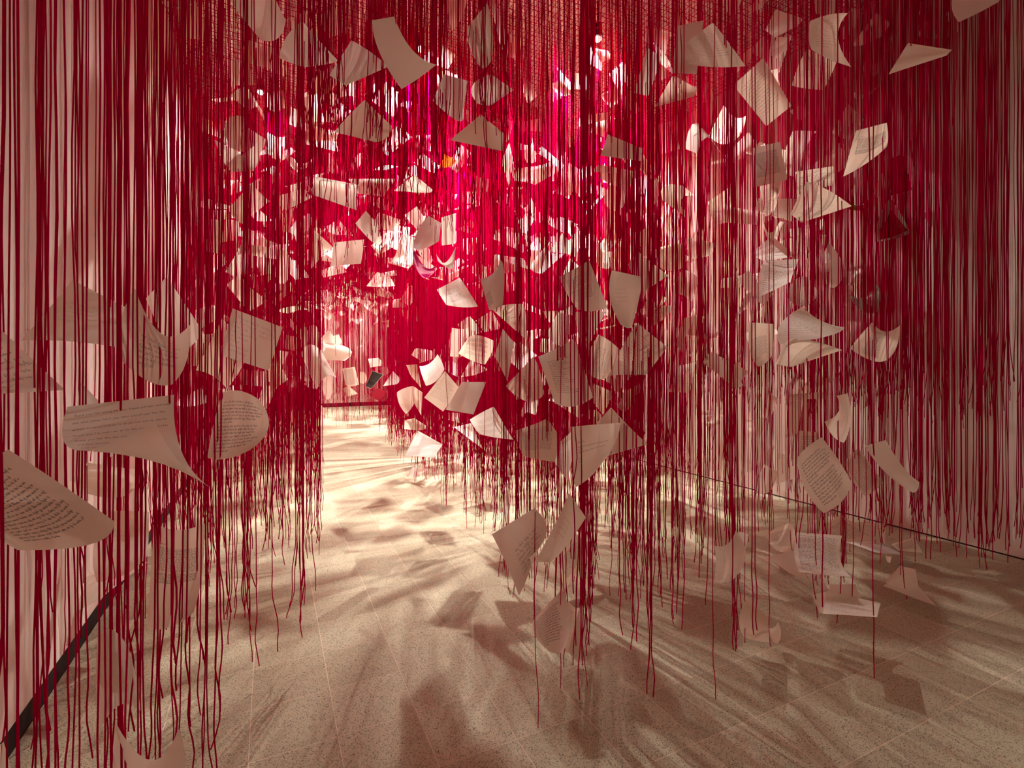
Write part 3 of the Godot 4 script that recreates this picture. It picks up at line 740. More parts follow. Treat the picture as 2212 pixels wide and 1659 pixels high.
	sheet("typed_b", false, "brightly lit triangular letter with typing, pointing left at its upper corner", [1.247,1.751,-2.935,1.303,1.772,-2.857,1.395,1.776,-2.784,1.344,1.719,-3.031,1.408,1.711,-2.95,1.462,1.674,-2.87,1.445,1.683,-3.13,1.476,1.625,-3.05,1.504,1.568,-2.968])
	sheet("magenta", false, "bowl-shaped sheet printed in magenta and pink", [0.788,2.119,-3.073,0.865,2.004,-3.065,0.939,2.035,-3.089,0.828,2.092,-3.216,0.871,2.011,-3.215,0.966,2.008,-3.23,0.869,2.06,-3.361,0.922,1.988,-3.352,0.982,2.006,-3.392])
	sheet("blank", true, "bright twisted sheet hanging straight below the pink sheet left of the grey dart", [2.951,1.147,-2.167,3.079,1.135,-2.24,3.209,1.122,-2.312,2.949,1.031,-2.156,3.085,1.035,-2.219,3.222,1.016,-2.275,2.947,0.94,-2.173,3.078,0.932,-2.235,3.213,0.925,-2.297])
	sheet("typed_d", false, "typed letter with three paragraphs, pointed lower right, above the thread ends", [1.219,1.028,-3.24,1.295,1.074,-3.218,1.374,1.115,-3.188,1.19,1.003,-3.099,1.292,0.993,-3.088,1.38,1.027,-3.063,1.176,0.97,-2.96,1.282,0.943,-2.95,1.4,0.924,-2.936])
	sheet("typed_a", false, "curved typed letter directly under the open cone letter", [3.25,3.519,-2.237,3.329,3.467,-2.19,3.409,3.416,-2.143,3.171,3.388,-2.247,3.25,3.343,-2.19,3.325,3.296,-2.129,3.111,3.244,-2.249,3.179,3.215,-2.196,3.236,3.18,-2.117])
	sheet("blank", true, "blank pink sheet just left of the short typed Dear You note", [1.868,0.933,-3,1.803,0.89,-2.874,1.737,0.853,-2.748,1.808,0.858,-3.051,1.775,0.802,-2.918,1.734,0.755,-2.784,1.744,0.783,-3.095,1.742,0.715,-2.961,1.731,0.655,-2.821])
	sheet("blank", true, "tiny bright scrap under the low blank band", [3.748,0.111,-2.029,3.777,0.104,-2.024,3.806,0.097,-2.02,3.742,0.094,-2.019,3.771,0.086,-2.017,3.798,0.076,-2.02,3.736,0.079,-2.01,3.763,0.067,-2.015,3.789,0.055,-2.02])
	sheet("blank", false, "domed cream sheet over the path, above the brightest bowl", [0.839,2.629,-3.244,0.904,2.594,-3.257,0.966,2.553,-3.256,0.807,2.62,-3.396,0.899,2.584,-3.408,0.999,2.59,-3.395,0.771,2.605,-3.549,0.901,2.618,-3.549,1.029,2.623,-3.527])
	sheet("hand_faint", true, "big diamond letter with a bright crease across its lower right, beside the path", [1.037,1.36,-3.22,1.124,1.295,-3.323,1.214,1.226,-3.422,0.969,1.273,-3.228,1.059,1.213,-3.329,1.152,1.148,-3.426,0.902,1.187,-3.238,0.995,1.131,-3.338,1.092,1.07,-3.434])
	sheet("faint", true, "pale letter directly below the upper central typed letter", [1.944,1.772,-3.075,1.981,1.764,-2.931,2.005,1.754,-2.779,1.977,1.682,-3.096,1.987,1.664,-2.946,1.958,1.65,-2.802,2.006,1.59,-3.11,1.962,1.568,-2.969,1.917,1.547,-2.832])
	sheet("blank", true, "half-round blank sheet left of the pale letter under the upper central typed one", [1.744,1.751,-2.962,1.858,1.756,-3.066,1.969,1.759,-3.161,1.729,1.684,-3.008,1.839,1.651,-3.09,1.959,1.65,-3.169,1.688,1.612,-3.012,1.808,1.545,-3.101,1.946,1.541,-3.172])
	sheet("typed_dense", false, "dark-looking typed sheet close to the right wall base", [3.919,0.141,-2.082,3.955,0.182,-2.027,3.993,0.22,-1.975,4.008,0.098,-2.107,4.038,0.125,-2.048,4.068,0.149,-1.987,4.097,0.054,-2.131,4.121,0.065,-2.064,4.142,0.077,-1.999])
	sheet("typed_a", false, "typed letter with lines rising to the right, uppermost printed sheet right of the path", [1.082,1.939,-3.548,1.16,1.983,-3.534,1.241,2.029,-3.507,1.078,1.868,-3.426,1.179,1.881,-3.42,1.259,1.931,-3.391,1.073,1.804,-3.304,1.191,1.793,-3.299,1.302,1.804,-3.301])
	sheet("hand_cursive", true, "cream handwritten strip hanging right under the grey upright typed page", [3.012,2.615,-2.413,3.152,2.663,-2.443,3.292,2.71,-2.47,3.046,2.52,-2.42,3.179,2.563,-2.468,3.314,2.61,-2.501,3.08,2.424,-2.426,3.205,2.462,-2.497,3.332,2.525,-2.548])
	sheet("typed_dense", false, "round-bottomed typed letter left of the square handwritten page, low at right", [3.131,0.211,-2.459,3.202,0.26,-2.426,3.271,0.297,-2.377,3.224,0.143,-2.515,3.281,0.158,-2.445,3.353,0.185,-2.39,3.317,0.074,-2.57,3.329,0.044,-2.49,3.392,0.059,-2.441])
	sheet("blank", true, "low blank band of paper right of the square handwritten page", [3.762,0.114,-2.305,3.919,0.1,-2.274,4.072,0.088,-2.238,3.754,0.113,-2.191,3.898,0.1,-2.173,4.043,0.075,-2.145,3.741,0.114,-2.082,3.878,0.089,-2.07,4.012,0.065,-2.055])
	sheet("hand_tiny", false, "narrow shaded pink strip hanging beside the long oval cream letter", [1.351,3.929,-3.231,1.404,3.98,-3.305,1.459,4.032,-3.38,1.427,3.798,-3.289,1.47,3.86,-3.357,1.524,3.934,-3.408,1.515,3.674,-3.372,1.56,3.763,-3.419,1.605,3.853,-3.466])
	sheet("red_lining", false, "opened grey envelope showing a dark red lining, close to the right wall", [4.188,2.507,-2.312,4.125,2.569,-2.242,4.063,2.606,-2.162,4.097,2.402,-2.279,4.098,2.434,-2.184,4.068,2.464,-2.093,4.004,2.297,-2.235,4.05,2.302,-2.136,4.066,2.323,-2.035])
	sheet("blank", false, "flat blank sheet low beside the path, middle of three stacked ones", [1.007,0.896,-3.799,1.095,0.842,-3.767,1.182,0.788,-3.729,0.932,0.823,-3.691,1.021,0.795,-3.647,1.109,0.763,-3.603,0.859,0.756,-3.578,0.949,0.75,-3.526,1.039,0.743,-3.475])
	sheet("blank", true, "plain upright sheet right above the ring-shaped bowl of paper", [1.163,2.507,-3.708,1.174,2.488,-3.561,1.181,2.468,-3.414,1.167,2.405,-3.722,1.176,2.384,-3.575,1.182,2.363,-3.428,1.172,2.302,-3.737,1.179,2.28,-3.59,1.183,2.258,-3.444])
	sheet("faint", true, "cream letter hanging point-down from the top edge beside the left spotlight", [1.096,4.003,-3.429,1.206,4.075,-3.488,1.317,4.14,-3.535,1.144,3.922,-3.486,1.222,4.01,-3.572,1.327,4.105,-3.619,1.195,3.839,-3.546,1.259,3.939,-3.642,1.336,4.067,-3.702])
	sheet("blank", false, "lit curled letter left of the open cone letter", [3.4,4.045,-2.589,3.481,4.014,-2.55,3.563,3.984,-2.511,3.313,3.929,-2.566,3.388,3.917,-2.497,3.48,3.88,-2.462,3.214,3.805,-2.532,3.298,3.816,-2.559,3.387,3.828,-2.589])
	sheet("hand_faint", true, "dim brown letter behind the peaked handwritten one, by the right wall base", [3.927,0.226,-2.332,4.048,0.217,-2.295,4.168,0.208,-2.256,3.907,0.16,-2.281,4.028,0.142,-2.258,4.148,0.118,-2.245,3.887,0.097,-2.231,4.005,0.063,-2.232,4.122,0.03,-2.231])
	sheet("hand_faint", true, "grey cupped sheet below the far right letter at the top edge", [4.418,3.959,-1.981,4.537,3.949,-1.992,4.656,3.937,-2.001,4.426,3.869,-2.009,4.529,3.881,-2.011,4.636,3.881,-2.004,4.425,3.81,-2.07,4.532,3.84,-2.07,4.638,3.869,-2.069])
	sheet("hand_dense", false, "square letter of tiny dense handwriting just right of the large cursive letter", [3.813,0.689,-2.336,3.909,0.732,-2.343,4.008,0.768,-2.355,3.871,0.559,-2.328,3.963,0.6,-2.3,4.057,0.639,-2.286,3.915,0.436,-2.247,4.014,0.474,-2.24,4.113,0.516,-2.24])
	sheet("newsprint", false, "grey newsprint sheet hanging like a bowl", [3.85,1.926,-2.327,3.86,1.875,-2.248,3.9,1.967,-2.162,3.98,1.897,-2.394,3.998,1.877,-2.3,4.023,1.896,-2.208,4.116,1.855,-2.44,4.11,1.794,-2.36,4.095,1.79,-2.268])
	sheet("blank", true, "cream sheet with a lit rolled edge between the open cone and the shaded triangle", [3.953,3.942,-2.201,4.095,3.962,-2.229,4.253,3.987,-2.262,3.935,3.863,-2.269,4.062,3.917,-2.318,4.198,3.923,-2.261,3.922,3.786,-2.341,4.055,3.821,-2.365,4.135,3.854,-2.254])
	sheet("blank", true, "blank pointed letter above the brightly lit cursive letter", [3.465,2.382,-2.669,3.45,2.279,-2.556,3.422,2.178,-2.439,3.421,2.318,-2.731,3.383,2.232,-2.614,3.326,2.163,-2.496,3.373,2.251,-2.79,3.304,2.199,-2.672,3.235,2.149,-2.558])
	sheet("blank", false, "pink petal-shaped sheet left of the grey cupped one at top right", [4.489,3.997,-2.137,4.526,3.953,-2.126,4.56,3.907,-2.114,4.442,3.936,-2.149,4.473,3.901,-2.121,4.502,3.858,-2.102,4.396,3.875,-2.16,4.418,3.852,-2.131,4.431,3.824,-2.098])
	sheet("blank", true, "wide letter with a bright level top edge, over the path", [0.536,2.813,-4.047,0.709,2.833,-4.025,0.875,2.832,-3.945,0.555,2.738,-3.972,0.689,2.777,-3.95,0.817,2.742,-3.904,0.573,2.662,-3.891,0.677,2.677,-3.937,0.761,2.654,-3.862])
	sheet("blank", true, "sack-shaped cream letter left of the big shaded diamond", [3.031,3.32,-2.734,3.161,3.262,-2.749,3.294,3.304,-2.762,3.024,3.232,-2.798,3.162,3.182,-2.804,3.305,3.214,-2.798,3.019,3.143,-2.866,3.173,3.109,-2.879,3.321,3.176,-2.877])
	sheet("hand_faint", false, "dim cupped sheet at the top edge, left of the petal-shaped one", [4.461,4.234,-2.275,4.518,4.212,-2.228,4.572,4.19,-2.18,4.408,4.156,-2.24,4.465,4.128,-2.214,4.509,4.119,-2.162,4.357,4.08,-2.206,4.414,4.041,-2.181,4.449,4.051,-2.144])
	sheet("blank", false, "dim sheet cut by the top frame edge above the broad domed letter", [3.404,4.244,-2.763,3.428,4.224,-2.721,3.451,4.204,-2.678,3.373,4.173,-2.773,3.387,4.16,-2.725,3.403,4.148,-2.675,3.339,4.1,-2.782,3.347,4.096,-2.726,3.354,4.092,-2.672])
	sheet("blank", true, "pale pennant-shaped sheet cut by the top frame edge", [3.157,4.257,-2.887,3.181,4.207,-2.798,3.205,4.16,-2.713,3.222,4.226,-2.907,3.209,4.16,-2.834,3.205,4.099,-2.755,3.284,4.19,-2.923,3.25,4.118,-2.865,3.214,4.044,-2.805])
	sheet("blank", true, "blank rounded pink letter above the scribbled diamond letter", [3.587,2.021,-2.584,3.735,2.076,-2.594,3.889,2.007,-2.614,3.593,1.937,-2.623,3.728,1.96,-2.595,3.865,1.938,-2.58,3.569,1.865,-2.581,3.723,1.846,-2.605,3.868,1.876,-2.639])
	sheet("orange", false, "orange card, the only orange sheet, high over the path", [1.194,3.003,-3.734,1.242,2.984,-3.726,1.292,2.966,-3.722,1.194,2.971,-3.802,1.245,2.964,-3.798,1.296,2.968,-3.796,1.195,2.938,-3.871,1.247,2.954,-3.871,1.299,2.968,-3.869])
	sheet("blank", false, "lone curled sheet farthest right against the right wall", [4.521,1.742,-2.191,4.567,1.745,-2.203,4.612,1.747,-2.213,4.529,1.684,-2.222,4.574,1.683,-2.222,4.615,1.674,-2.201,4.545,1.625,-2.258,4.596,1.626,-2.251,4.644,1.645,-2.231])
	sheet("blank", true, "pink sheet above a bright twisted one, left of the grey dart letter", [3.567,1.292,-2.583,3.71,1.281,-2.627,3.853,1.269,-2.668,3.554,1.192,-2.599,3.694,1.18,-2.649,3.833,1.167,-2.697,3.54,1.092,-2.614,3.676,1.078,-2.67,3.812,1.064,-2.725])
	sheet("hand_faint", true, "sheet at the top edge directly above the open cone letter", [3.845,4.252,-2.595,3.923,4.255,-2.548,3.997,4.255,-2.5,3.848,4.193,-2.587,3.921,4.198,-2.548,3.999,4.2,-2.519,3.849,4.134,-2.578,3.926,4.141,-2.56,4.003,4.147,-2.54])
	sheet("typed_c", true, "typed letter with even paragraphs at the middle of the path-side cluster", [1.348,1.589,-3.631,1.463,1.626,-3.733,1.611,1.583,-3.736,1.339,1.542,-3.709,1.475,1.517,-3.743,1.615,1.496,-3.789,1.328,1.481,-3.786,1.452,1.421,-3.781,1.575,1.393,-3.838])
	sheet("blank", true, "grey blank kite-shaped sheet beside the bright twisted one", [3.723,1.258,-2.612,3.83,1.176,-2.676,3.935,1.091,-2.739,3.661,1.171,-2.608,3.771,1.09,-2.665,3.879,1.005,-2.721,3.598,1.086,-2.603,3.711,1.005,-2.653,3.823,0.921,-2.702])
	sheet("blank", true, "brightly lit small sheet left of the large cursive letter, over the floor edge", [3.444,0.624,-2.722,3.577,0.576,-2.766,3.714,0.526,-2.81,3.407,0.518,-2.74,3.545,0.476,-2.764,3.681,0.444,-2.807,3.381,0.404,-2.738,3.522,0.375,-2.783,3.666,0.364,-2.841])
	sheet("typed_b", true, "thin edge-on typed sheet beside the lit shield-shaped sheet", [3.509,1.199,-2.728,3.638,1.155,-2.79,3.768,1.109,-2.851,3.48,1.096,-2.722,3.604,1.056,-2.791,3.73,1.013,-2.859,3.451,0.994,-2.715,3.571,0.956,-2.792,3.692,0.917,-2.867])
	sheet("typed_b", false, "cupped letter with curving typed rows right of the bright U-shaped curl", [2.446,1.182,-3.174,2.554,1.224,-3.17,2.657,1.266,-3.185,2.5,1.11,-3.273,2.596,1.103,-3.252,2.678,1.141,-3.281,2.549,1.053,-3.383,2.625,1.008,-3.376,2.704,1.074,-3.401])
	sheet("maroon", false, "large maroon sheet of paper high near the right wall", [4.396,3.009,-2.36,4.49,3.047,-2.356,4.583,3.084,-2.35,4.445,2.88,-2.373,4.541,2.912,-2.358,4.635,2.946,-2.343,4.49,2.747,-2.385,4.586,2.776,-2.36,4.681,2.805,-2.333])
	sheet("dark_card", false, "dark grey card with a pale border hanging before the back wall", [0.745,1.344,-4.232,0.785,1.329,-4.196,0.824,1.314,-4.157,0.718,1.28,-4.231,0.748,1.267,-4.19,0.771,1.256,-4.144,0.691,1.217,-4.234,0.705,1.208,-4.185,0.72,1.199,-4.137])
	sheet("blank", true, "grey-pink leaf overlapping the large maroon sheet", [4.401,2.946,-2.388,4.528,2.868,-2.431,4.653,2.784,-2.472,4.35,2.851,-2.402,4.473,2.801,-2.405,4.583,2.753,-2.477,4.299,2.757,-2.416,4.409,2.75,-2.452,4.514,2.74,-2.484])
	sheet("blank", true, "bright white loop of paper just left of the long shaded triangle", [4.448,4.051,-2.354,4.546,4.07,-2.372,4.643,4.088,-2.388,4.466,3.979,-2.38,4.561,4.005,-2.384,4.657,4.023,-2.4,4.49,3.909,-2.41,4.577,3.956,-2.428,4.669,4.005,-2.449])
	sheet("blank", false, "bright curled edge of a sheet between the open cone and the cream one", [4.153,4.213,-2.489,4.226,4.235,-2.496,4.298,4.255,-2.503,4.217,4.17,-2.577,4.294,4.168,-2.565,4.354,4.223,-2.563,4.266,4.112,-2.659,4.347,4.121,-2.671,4.409,4.188,-2.623])
	sheet("hand_faint", false, "cream letter with a rounded lower left corner, right of the large pale scribbled one", [2.782,2.303,-3.154,2.859,2.328,-3.102,2.944,2.354,-3.059,2.878,2.276,-3.263,2.949,2.249,-3.198,3.031,2.28,-3.149,2.972,2.244,-3.37,3.014,2.181,-3.319,3.11,2.198,-3.231])
	sheet("blank", false, "tall shaded sheet at the left side of the path", [0.304,2.456,-4.275,0.376,2.405,-4.318,0.448,2.345,-4.331,0.303,2.322,-4.377,0.342,2.358,-4.451,0.435,2.348,-4.474,0.302,2.183,-4.496,0.361,2.265,-4.557,0.421,2.349,-4.614])
	sheet("hand_faint", true, "hanging cup of paper with writing right of the open cone letter", [4.362,3.932,-2.513,4.507,3.873,-2.528,4.587,3.984,-2.483,4.339,3.828,-2.495,4.463,3.831,-2.567,4.607,3.893,-2.521,4.327,3.731,-2.484,4.459,3.754,-2.514,4.575,3.811,-2.535])
	sheet("typed_b", false, "grey diagonal typed letter with a bright curl hanging under it", [4.132,3.28,-2.637,4.145,3.379,-2.579,4.163,3.478,-2.525,4.278,3.276,-2.65,4.29,3.367,-2.598,4.311,3.458,-2.553,4.425,3.271,-2.66,4.437,3.351,-2.616,4.461,3.434,-2.579])
	sheet("blank", false, "small blank pink sheet between the thank-you letter and the rounded cursive letter", [-0.701,1.095,-5.056,-0.618,1.145,-5.058,-0.533,1.195,-5.063,-0.686,1.083,-4.908,-0.586,1.104,-4.918,-0.491,1.142,-4.929,-0.671,1.072,-4.763,-0.557,1.062,-4.779,-0.45,1.093,-4.793])
	sheet("hand_tiny", false, "grey dart-shaped letter pointing right with few faint strokes", [4.134,1.318,-2.827,4.206,1.3,-2.756,4.291,1.282,-2.695,4.018,1.27,-2.765,4.089,1.224,-2.716,4.166,1.186,-2.756,3.9,1.226,-2.701,3.966,1.16,-2.755,4.027,1.091,-2.807])
	sheet("blank", true, "pale sheet above the shaded pink diamond at upper left", [0.337,4.289,-4.543,0.403,4.288,-4.439,0.466,4.283,-4.333,0.392,4.241,-4.582,0.458,4.232,-4.477,0.519,4.223,-4.37,0.45,4.19,-4.622,0.513,4.177,-4.516,0.574,4.161,-4.409])
	sheet("blank", true, "dim letter right of the pink pointed one behind dark threads", [-0.196,2.568,-4.914,-0.157,2.522,-4.78,-0.118,2.474,-4.635,-0.226,2.448,-4.931,-0.156,2.425,-4.809,-0.121,2.411,-4.672,-0.254,2.324,-4.934,-0.187,2.331,-4.793,-0.123,2.334,-4.643])
	sheet("blank", false, "triangular lit letter with a straight lower edge above the grey newsprint bowl", [4.581,2.281,-2.644,4.619,2.198,-2.606,4.638,2.128,-2.586,4.504,2.171,-2.67,4.508,2.146,-2.596,4.534,2.086,-2.544,4.421,2.061,-2.692,4.417,2.065,-2.602,4.414,2.069,-2.516])
	sheet("typed_block", false, "brightly lit bowl-shaped letter with faint typed columns nearest the path", [1.166,1.377,-4.335,1.246,1.399,-4.308,1.308,1.48,-4.271,1.151,1.303,-4.205,1.24,1.346,-4.17,1.301,1.42,-4.134,1.153,1.218,-4.086,1.229,1.259,-4.046,1.285,1.354,-4.005])
	sheet("blank", true, "tall slim cream sheet left of the red centre", [1.777,3.225,-3.804,1.857,3.169,-3.917,1.937,3.106,-4.027,1.733,3.13,-3.788,1.816,3.074,-3.898,1.899,3.011,-4.005,1.689,3.036,-3.771,1.774,2.981,-3.877,1.859,2.917,-3.98])
	sheet("blank", true, "thin crescent rim of a sheet seen edge-on below the hanging cup", [4.497,3.797,-2.713,4.599,3.706,-2.692,4.655,3.772,-2.565,4.441,3.73,-2.672,4.535,3.68,-2.632,4.587,3.716,-2.533,4.384,3.664,-2.631,4.471,3.616,-2.608,4.511,3.67,-2.503])
	sheet("hand_small", false, "rounded handwritten letter left of the grey upright typed page", [3.249,2.73,-3.097,3.327,2.788,-3.063,3.409,2.848,-3.034,3.362,2.714,-3.189,3.431,2.698,-3.123,3.509,2.749,-3.093,3.47,2.692,-3.275,3.513,2.61,-3.225,3.589,2.65,-3.169])
	sheet("green_band", true, "bowl-shaped sheet with an olive green printed band", [4.334,2.814,-2.644,4.466,2.724,-2.62,4.584,2.831,-2.581,4.38,2.743,-2.669,4.519,2.737,-2.696,4.643,2.751,-2.637,4.409,2.665,-2.685,4.552,2.649,-2.708,4.687,2.691,-2.711])
	sheet("blank", true, "bright white triangle peeping above the broad shaded typed page", [4.648,3.547,-2.626,4.642,3.485,-2.603,4.635,3.423,-2.579,4.661,3.53,-2.666,4.643,3.471,-2.645,4.614,3.417,-2.623,4.673,3.511,-2.706,4.635,3.462,-2.688,4.596,3.413,-2.669])
	sheet("blank", false, "bright inner leaf at the lower right of the open cone letter", [4.461,4.162,-2.795,4.519,4.201,-2.803,4.579,4.242,-2.813,4.42,4.081,-2.759,4.511,4.094,-2.738,4.599,4.08,-2.765,4.365,3.994,-2.715,4.453,3.985,-2.721,4.538,3.972,-2.724])
	sheet("blank", true, "bright white curled tip at the end of the narrow pink strip", [1.82,4.186,-3.896,1.909,4.216,-3.955,2,4.243,-4.012,1.816,4.158,-3.952,1.908,4.144,-3.988,1.993,4.185,-4.024,1.795,4.104,-3.972,1.899,4.075,-4.029,1.974,4.138,-4.08])
	sheet("faint", true, "pale sheet with faint lines between the artwork letter and the doorway", [0.001,1.377,-5.047,0.033,1.394,-4.911,0.063,1.41,-4.771,-0.006,1.259,-5.021,0.062,1.296,-4.898,0.099,1.336,-4.761,-0.013,1.143,-4.984,0.062,1.204,-4.857,0.134,1.263,-4.725])
	sheet("blank", false, "white tube-like curled letter above the leaf-shaped typed letter", [3.697,1.875,-3.068,3.743,1.852,-3.005,3.784,1.965,-2.942,3.814,1.837,-3.154,3.866,1.832,-3.069,3.925,1.869,-2.998,3.926,1.796,-3.236,3.955,1.749,-3.151,4.016,1.779,-3.105])
	sheet("blank", true, "cream half-round sheet right of centre, at the height of the lower lit sheets", [3.212,2.455,-3.277,3.34,2.494,-3.346,3.497,2.441,-3.241,3.243,2.38,-3.305,3.388,2.408,-3.316,3.536,2.387,-3.31,3.286,2.307,-3.345,3.422,2.33,-3.36,3.561,2.364,-3.4])
	sheet("blank", false, "bright white curled tip under the grey diagonal typed letter", [4.53,3.426,-2.879,4.59,3.363,-2.834,4.623,3.326,-2.789,4.441,3.342,-2.85,4.492,3.298,-2.797,4.54,3.248,-2.74,4.354,3.261,-2.822,4.421,3.201,-2.779,4.427,3.184,-2.714])
	sheet("blank", true, "pink letter just above the big shaded diamond", [3.931,4.288,-3.108,3.985,4.183,-3.049,4.03,4.074,-2.986,3.88,4.228,-3.144,3.917,4.135,-3.071,3.953,4.036,-3.008,3.831,4.17,-3.182,3.856,4.084,-3.106,3.875,3.998,-3.03])
	sheet("hand_faint", false, "dim rounded letter with grey script left of the white tube", [3.504,2.122,-3.155,3.596,2.132,-3.145,3.694,2.143,-3.139,3.604,2.051,-3.248,3.657,1.999,-3.181,3.744,2.004,-3.133,3.687,1.971,-3.326,3.739,1.895,-3.264,3.824,1.93,-3.213])
	sheet("blank", false, "tall cupped letter with a sketchy centre left of the path, above the doorway", [0.076,2.394,-5.012,0.111,2.413,-4.91,0.137,2.342,-4.818,0.048,2.271,-5.04,0.084,2.261,-4.948,0.167,2.266,-4.887,0.043,2.14,-5.073,0.085,2.109,-4.978,0.125,2.114,-4.882])
	sheet("blank", false, "small peaked cream sheet in the red centre above the upper typed letter", [2.394,2.58,-3.981,2.467,2.509,-3.975,2.536,2.437,-3.963,2.294,2.477,-3.927,2.373,2.423,-3.896,2.456,2.386,-3.851,2.193,2.376,-3.866,2.283,2.355,-3.8,2.377,2.336,-3.741])
	sheet("blank", false, "dim cream sheet left of the wide pointed shaded letter over the path", [0.554,3.792,-4.873,0.606,3.733,-4.824,0.658,3.678,-4.781,0.453,3.664,-4.835,0.514,3.633,-4.76,0.598,3.582,-4.72,0.355,3.536,-4.786,0.447,3.51,-4.719,0.538,3.485,-4.651])
	sheet("blank", false, "blank shaded sheet behind the bright U-shaped curl", [2.548,1.235,-3.764,2.615,1.192,-3.685,2.682,1.149,-3.609,2.619,1.151,-3.865,2.667,1.101,-3.788,2.702,1.042,-3.711,2.689,1.063,-3.964,2.704,0.996,-3.887,2.716,0.932,-3.809])
	sheet("blank", true, "cream letter with a lit crown below the shaded pink diamond", [0.893,3.963,-4.634,0.97,3.869,-4.562,1.046,3.772,-4.485,0.826,3.889,-4.673,0.918,3.793,-4.608,1.026,3.703,-4.557,0.759,3.814,-4.711,0.881,3.722,-4.669,1.005,3.63,-4.627])
	sheet("blank", false, "bright crescent-lit drooping letter alone among dark threads", [3.404,0.932,-3.329,3.461,0.894,-3.278,3.485,1.064,-3.23,3.518,0.883,-3.426,3.571,0.871,-3.351,3.634,0.922,-3.316,3.629,0.832,-3.521,3.656,0.817,-3.45,3.728,0.841,-3.435])
	sheet("blank", true, "small folded cream sheet just below the left spotlight", [1.32,4.26,-4.527,1.341,4.164,-4.433,1.36,4.069,-4.338,1.257,4.201,-4.571,1.275,4.109,-4.474,1.292,4.017,-4.376,1.193,4.142,-4.615,1.209,4.052,-4.515,1.224,3.963,-4.414])
	sheet("hand_small", true, "inverted triangle letter with fine script right of the tall blank letter", [3.142,1.934,-3.75,3.207,1.924,-3.606,3.253,1.911,-3.451,3.155,1.826,-3.733,3.153,1.843,-3.588,3.167,1.846,-3.443,3.162,1.717,-3.709,3.123,1.751,-3.571,3.081,1.781,-3.435])
	sheet("blank", true, "bright white drop-shaped letter, alone in the red centre", [2.715,2.992,-3.654,2.838,2.999,-3.734,2.967,3.003,-3.808,2.688,2.927,-3.719,2.825,2.895,-3.762,2.962,2.913,-3.793,2.679,2.829,-3.74,2.822,2.788,-3.798,2.964,2.853,-3.847])
	sheet("blank", true, "bright sheet right of the small folded one under the left spotlight", [1.368,4.23,-4.346,1.456,4.237,-4.41,1.545,4.238,-4.468,1.357,4.157,-4.388,1.431,4.186,-4.462,1.524,4.199,-4.522,1.347,4.086,-4.435,1.423,4.123,-4.504,1.502,4.16,-4.575])
	sheet("blank", false, "small square sheet in the threads below the grey typed kite", [4.49,2.566,-2.997,4.509,2.56,-2.961,4.528,2.554,-2.925,4.527,2.527,-3.021,4.547,2.524,-2.986,4.568,2.522,-2.951,4.562,2.488,-3.045,4.585,2.488,-3.011,4.607,2.489,-2.976])
	sheet("blank", false, "blank pink sheet between the bright cursive letter and the rippled teardrop", [4.419,2.236,-3.02,4.458,2.251,-2.989,4.505,2.267,-2.964,4.487,2.213,-3.063,4.508,2.188,-3.018,4.545,2.194,-2.979,4.549,2.187,-3.103,4.575,2.154,-3.054,4.595,2.12,-3.001])
	sheet("blank", true, "tiny lit corner leaf right of the blank rounded pink letter", [4.541,2.079,-3.031,4.575,2.061,-3.035,4.608,2.043,-3.039,4.53,2.054,-3.032,4.562,2.039,-3.041,4.595,2.023,-3.048,4.52,2.03,-3.033,4.551,2.017,-3.046,4.581,2.004,-3.058])
	sheet("blank", true, "pink blank letter just above the wide lit cursive letter", [4.291,3.377,-3.092,4.422,3.412,-3.123,4.551,3.445,-3.15,4.306,3.282,-3.114,4.447,3.319,-3.103,4.586,3.357,-3.1,4.329,3.189,-3.142,4.469,3.227,-3.093,4.613,3.266,-3.045])
	sheet("hand_faint", false, "shaded letter with faint writing deep among threads right of the central group", [3.51,1.374,-3.707,3.518,1.391,-3.604,3.522,1.408,-3.5,3.431,1.252,-3.684,3.451,1.261,-3.582,3.465,1.269,-3.479,3.35,1.133,-3.658,3.381,1.133,-3.557,3.408,1.133,-3.455])
	sheet("typed_b", true, "pink typed letter touching the bright cursive letter's right side", [4.358,2.383,-3.038,4.491,2.416,-3.039,4.624,2.449,-3.036,4.378,2.303,-3.095,4.514,2.335,-3.09,4.649,2.371,-3.083,4.398,2.22,-3.152,4.537,2.255,-3.143,4.674,2.291,-3.131])
	sheet("blank", false, "small lit sheet with a pointed right corner beside the big shaded diamond", [4.532,3.848,-3.194,4.564,3.802,-3.152,4.594,3.757,-3.108,4.451,3.798,-3.189,4.482,3.75,-3.153,4.513,3.701,-3.117,4.369,3.748,-3.183,4.401,3.697,-3.154,4.432,3.645,-3.124])
	sheet("blank", false, "narrow cream sheet right of the notched one at the top", [3.244,4.118,-3.679,3.276,4.184,-3.668,3.309,4.252,-3.658,3.304,4.108,-3.738,3.345,4.158,-3.723,3.386,4.206,-3.72,3.361,4.095,-3.795,3.409,4.124,-3.785,3.459,4.153,-3.776])
	sheet("blank", false, "pink peaked sheet left over the path beside a lit curl", [0.589,2.527,-5.179,0.665,2.469,-5.164,0.743,2.413,-5.158,0.518,2.464,-5.061,0.601,2.402,-5.048,0.686,2.34,-5.041,0.451,2.403,-4.942,0.54,2.337,-4.93,0.631,2.271,-4.923])
	sheet("hand_faint", false, "thin sheet with a few faint lines left of the three-paragraph typed letter", [1.588,0.785,-4.644,1.682,0.797,-4.667,1.778,0.809,-4.692,1.608,0.752,-4.51,1.708,0.737,-4.533,1.792,0.699,-4.574,1.624,0.721,-4.374,1.71,0.659,-4.41,1.798,0.596,-4.444])
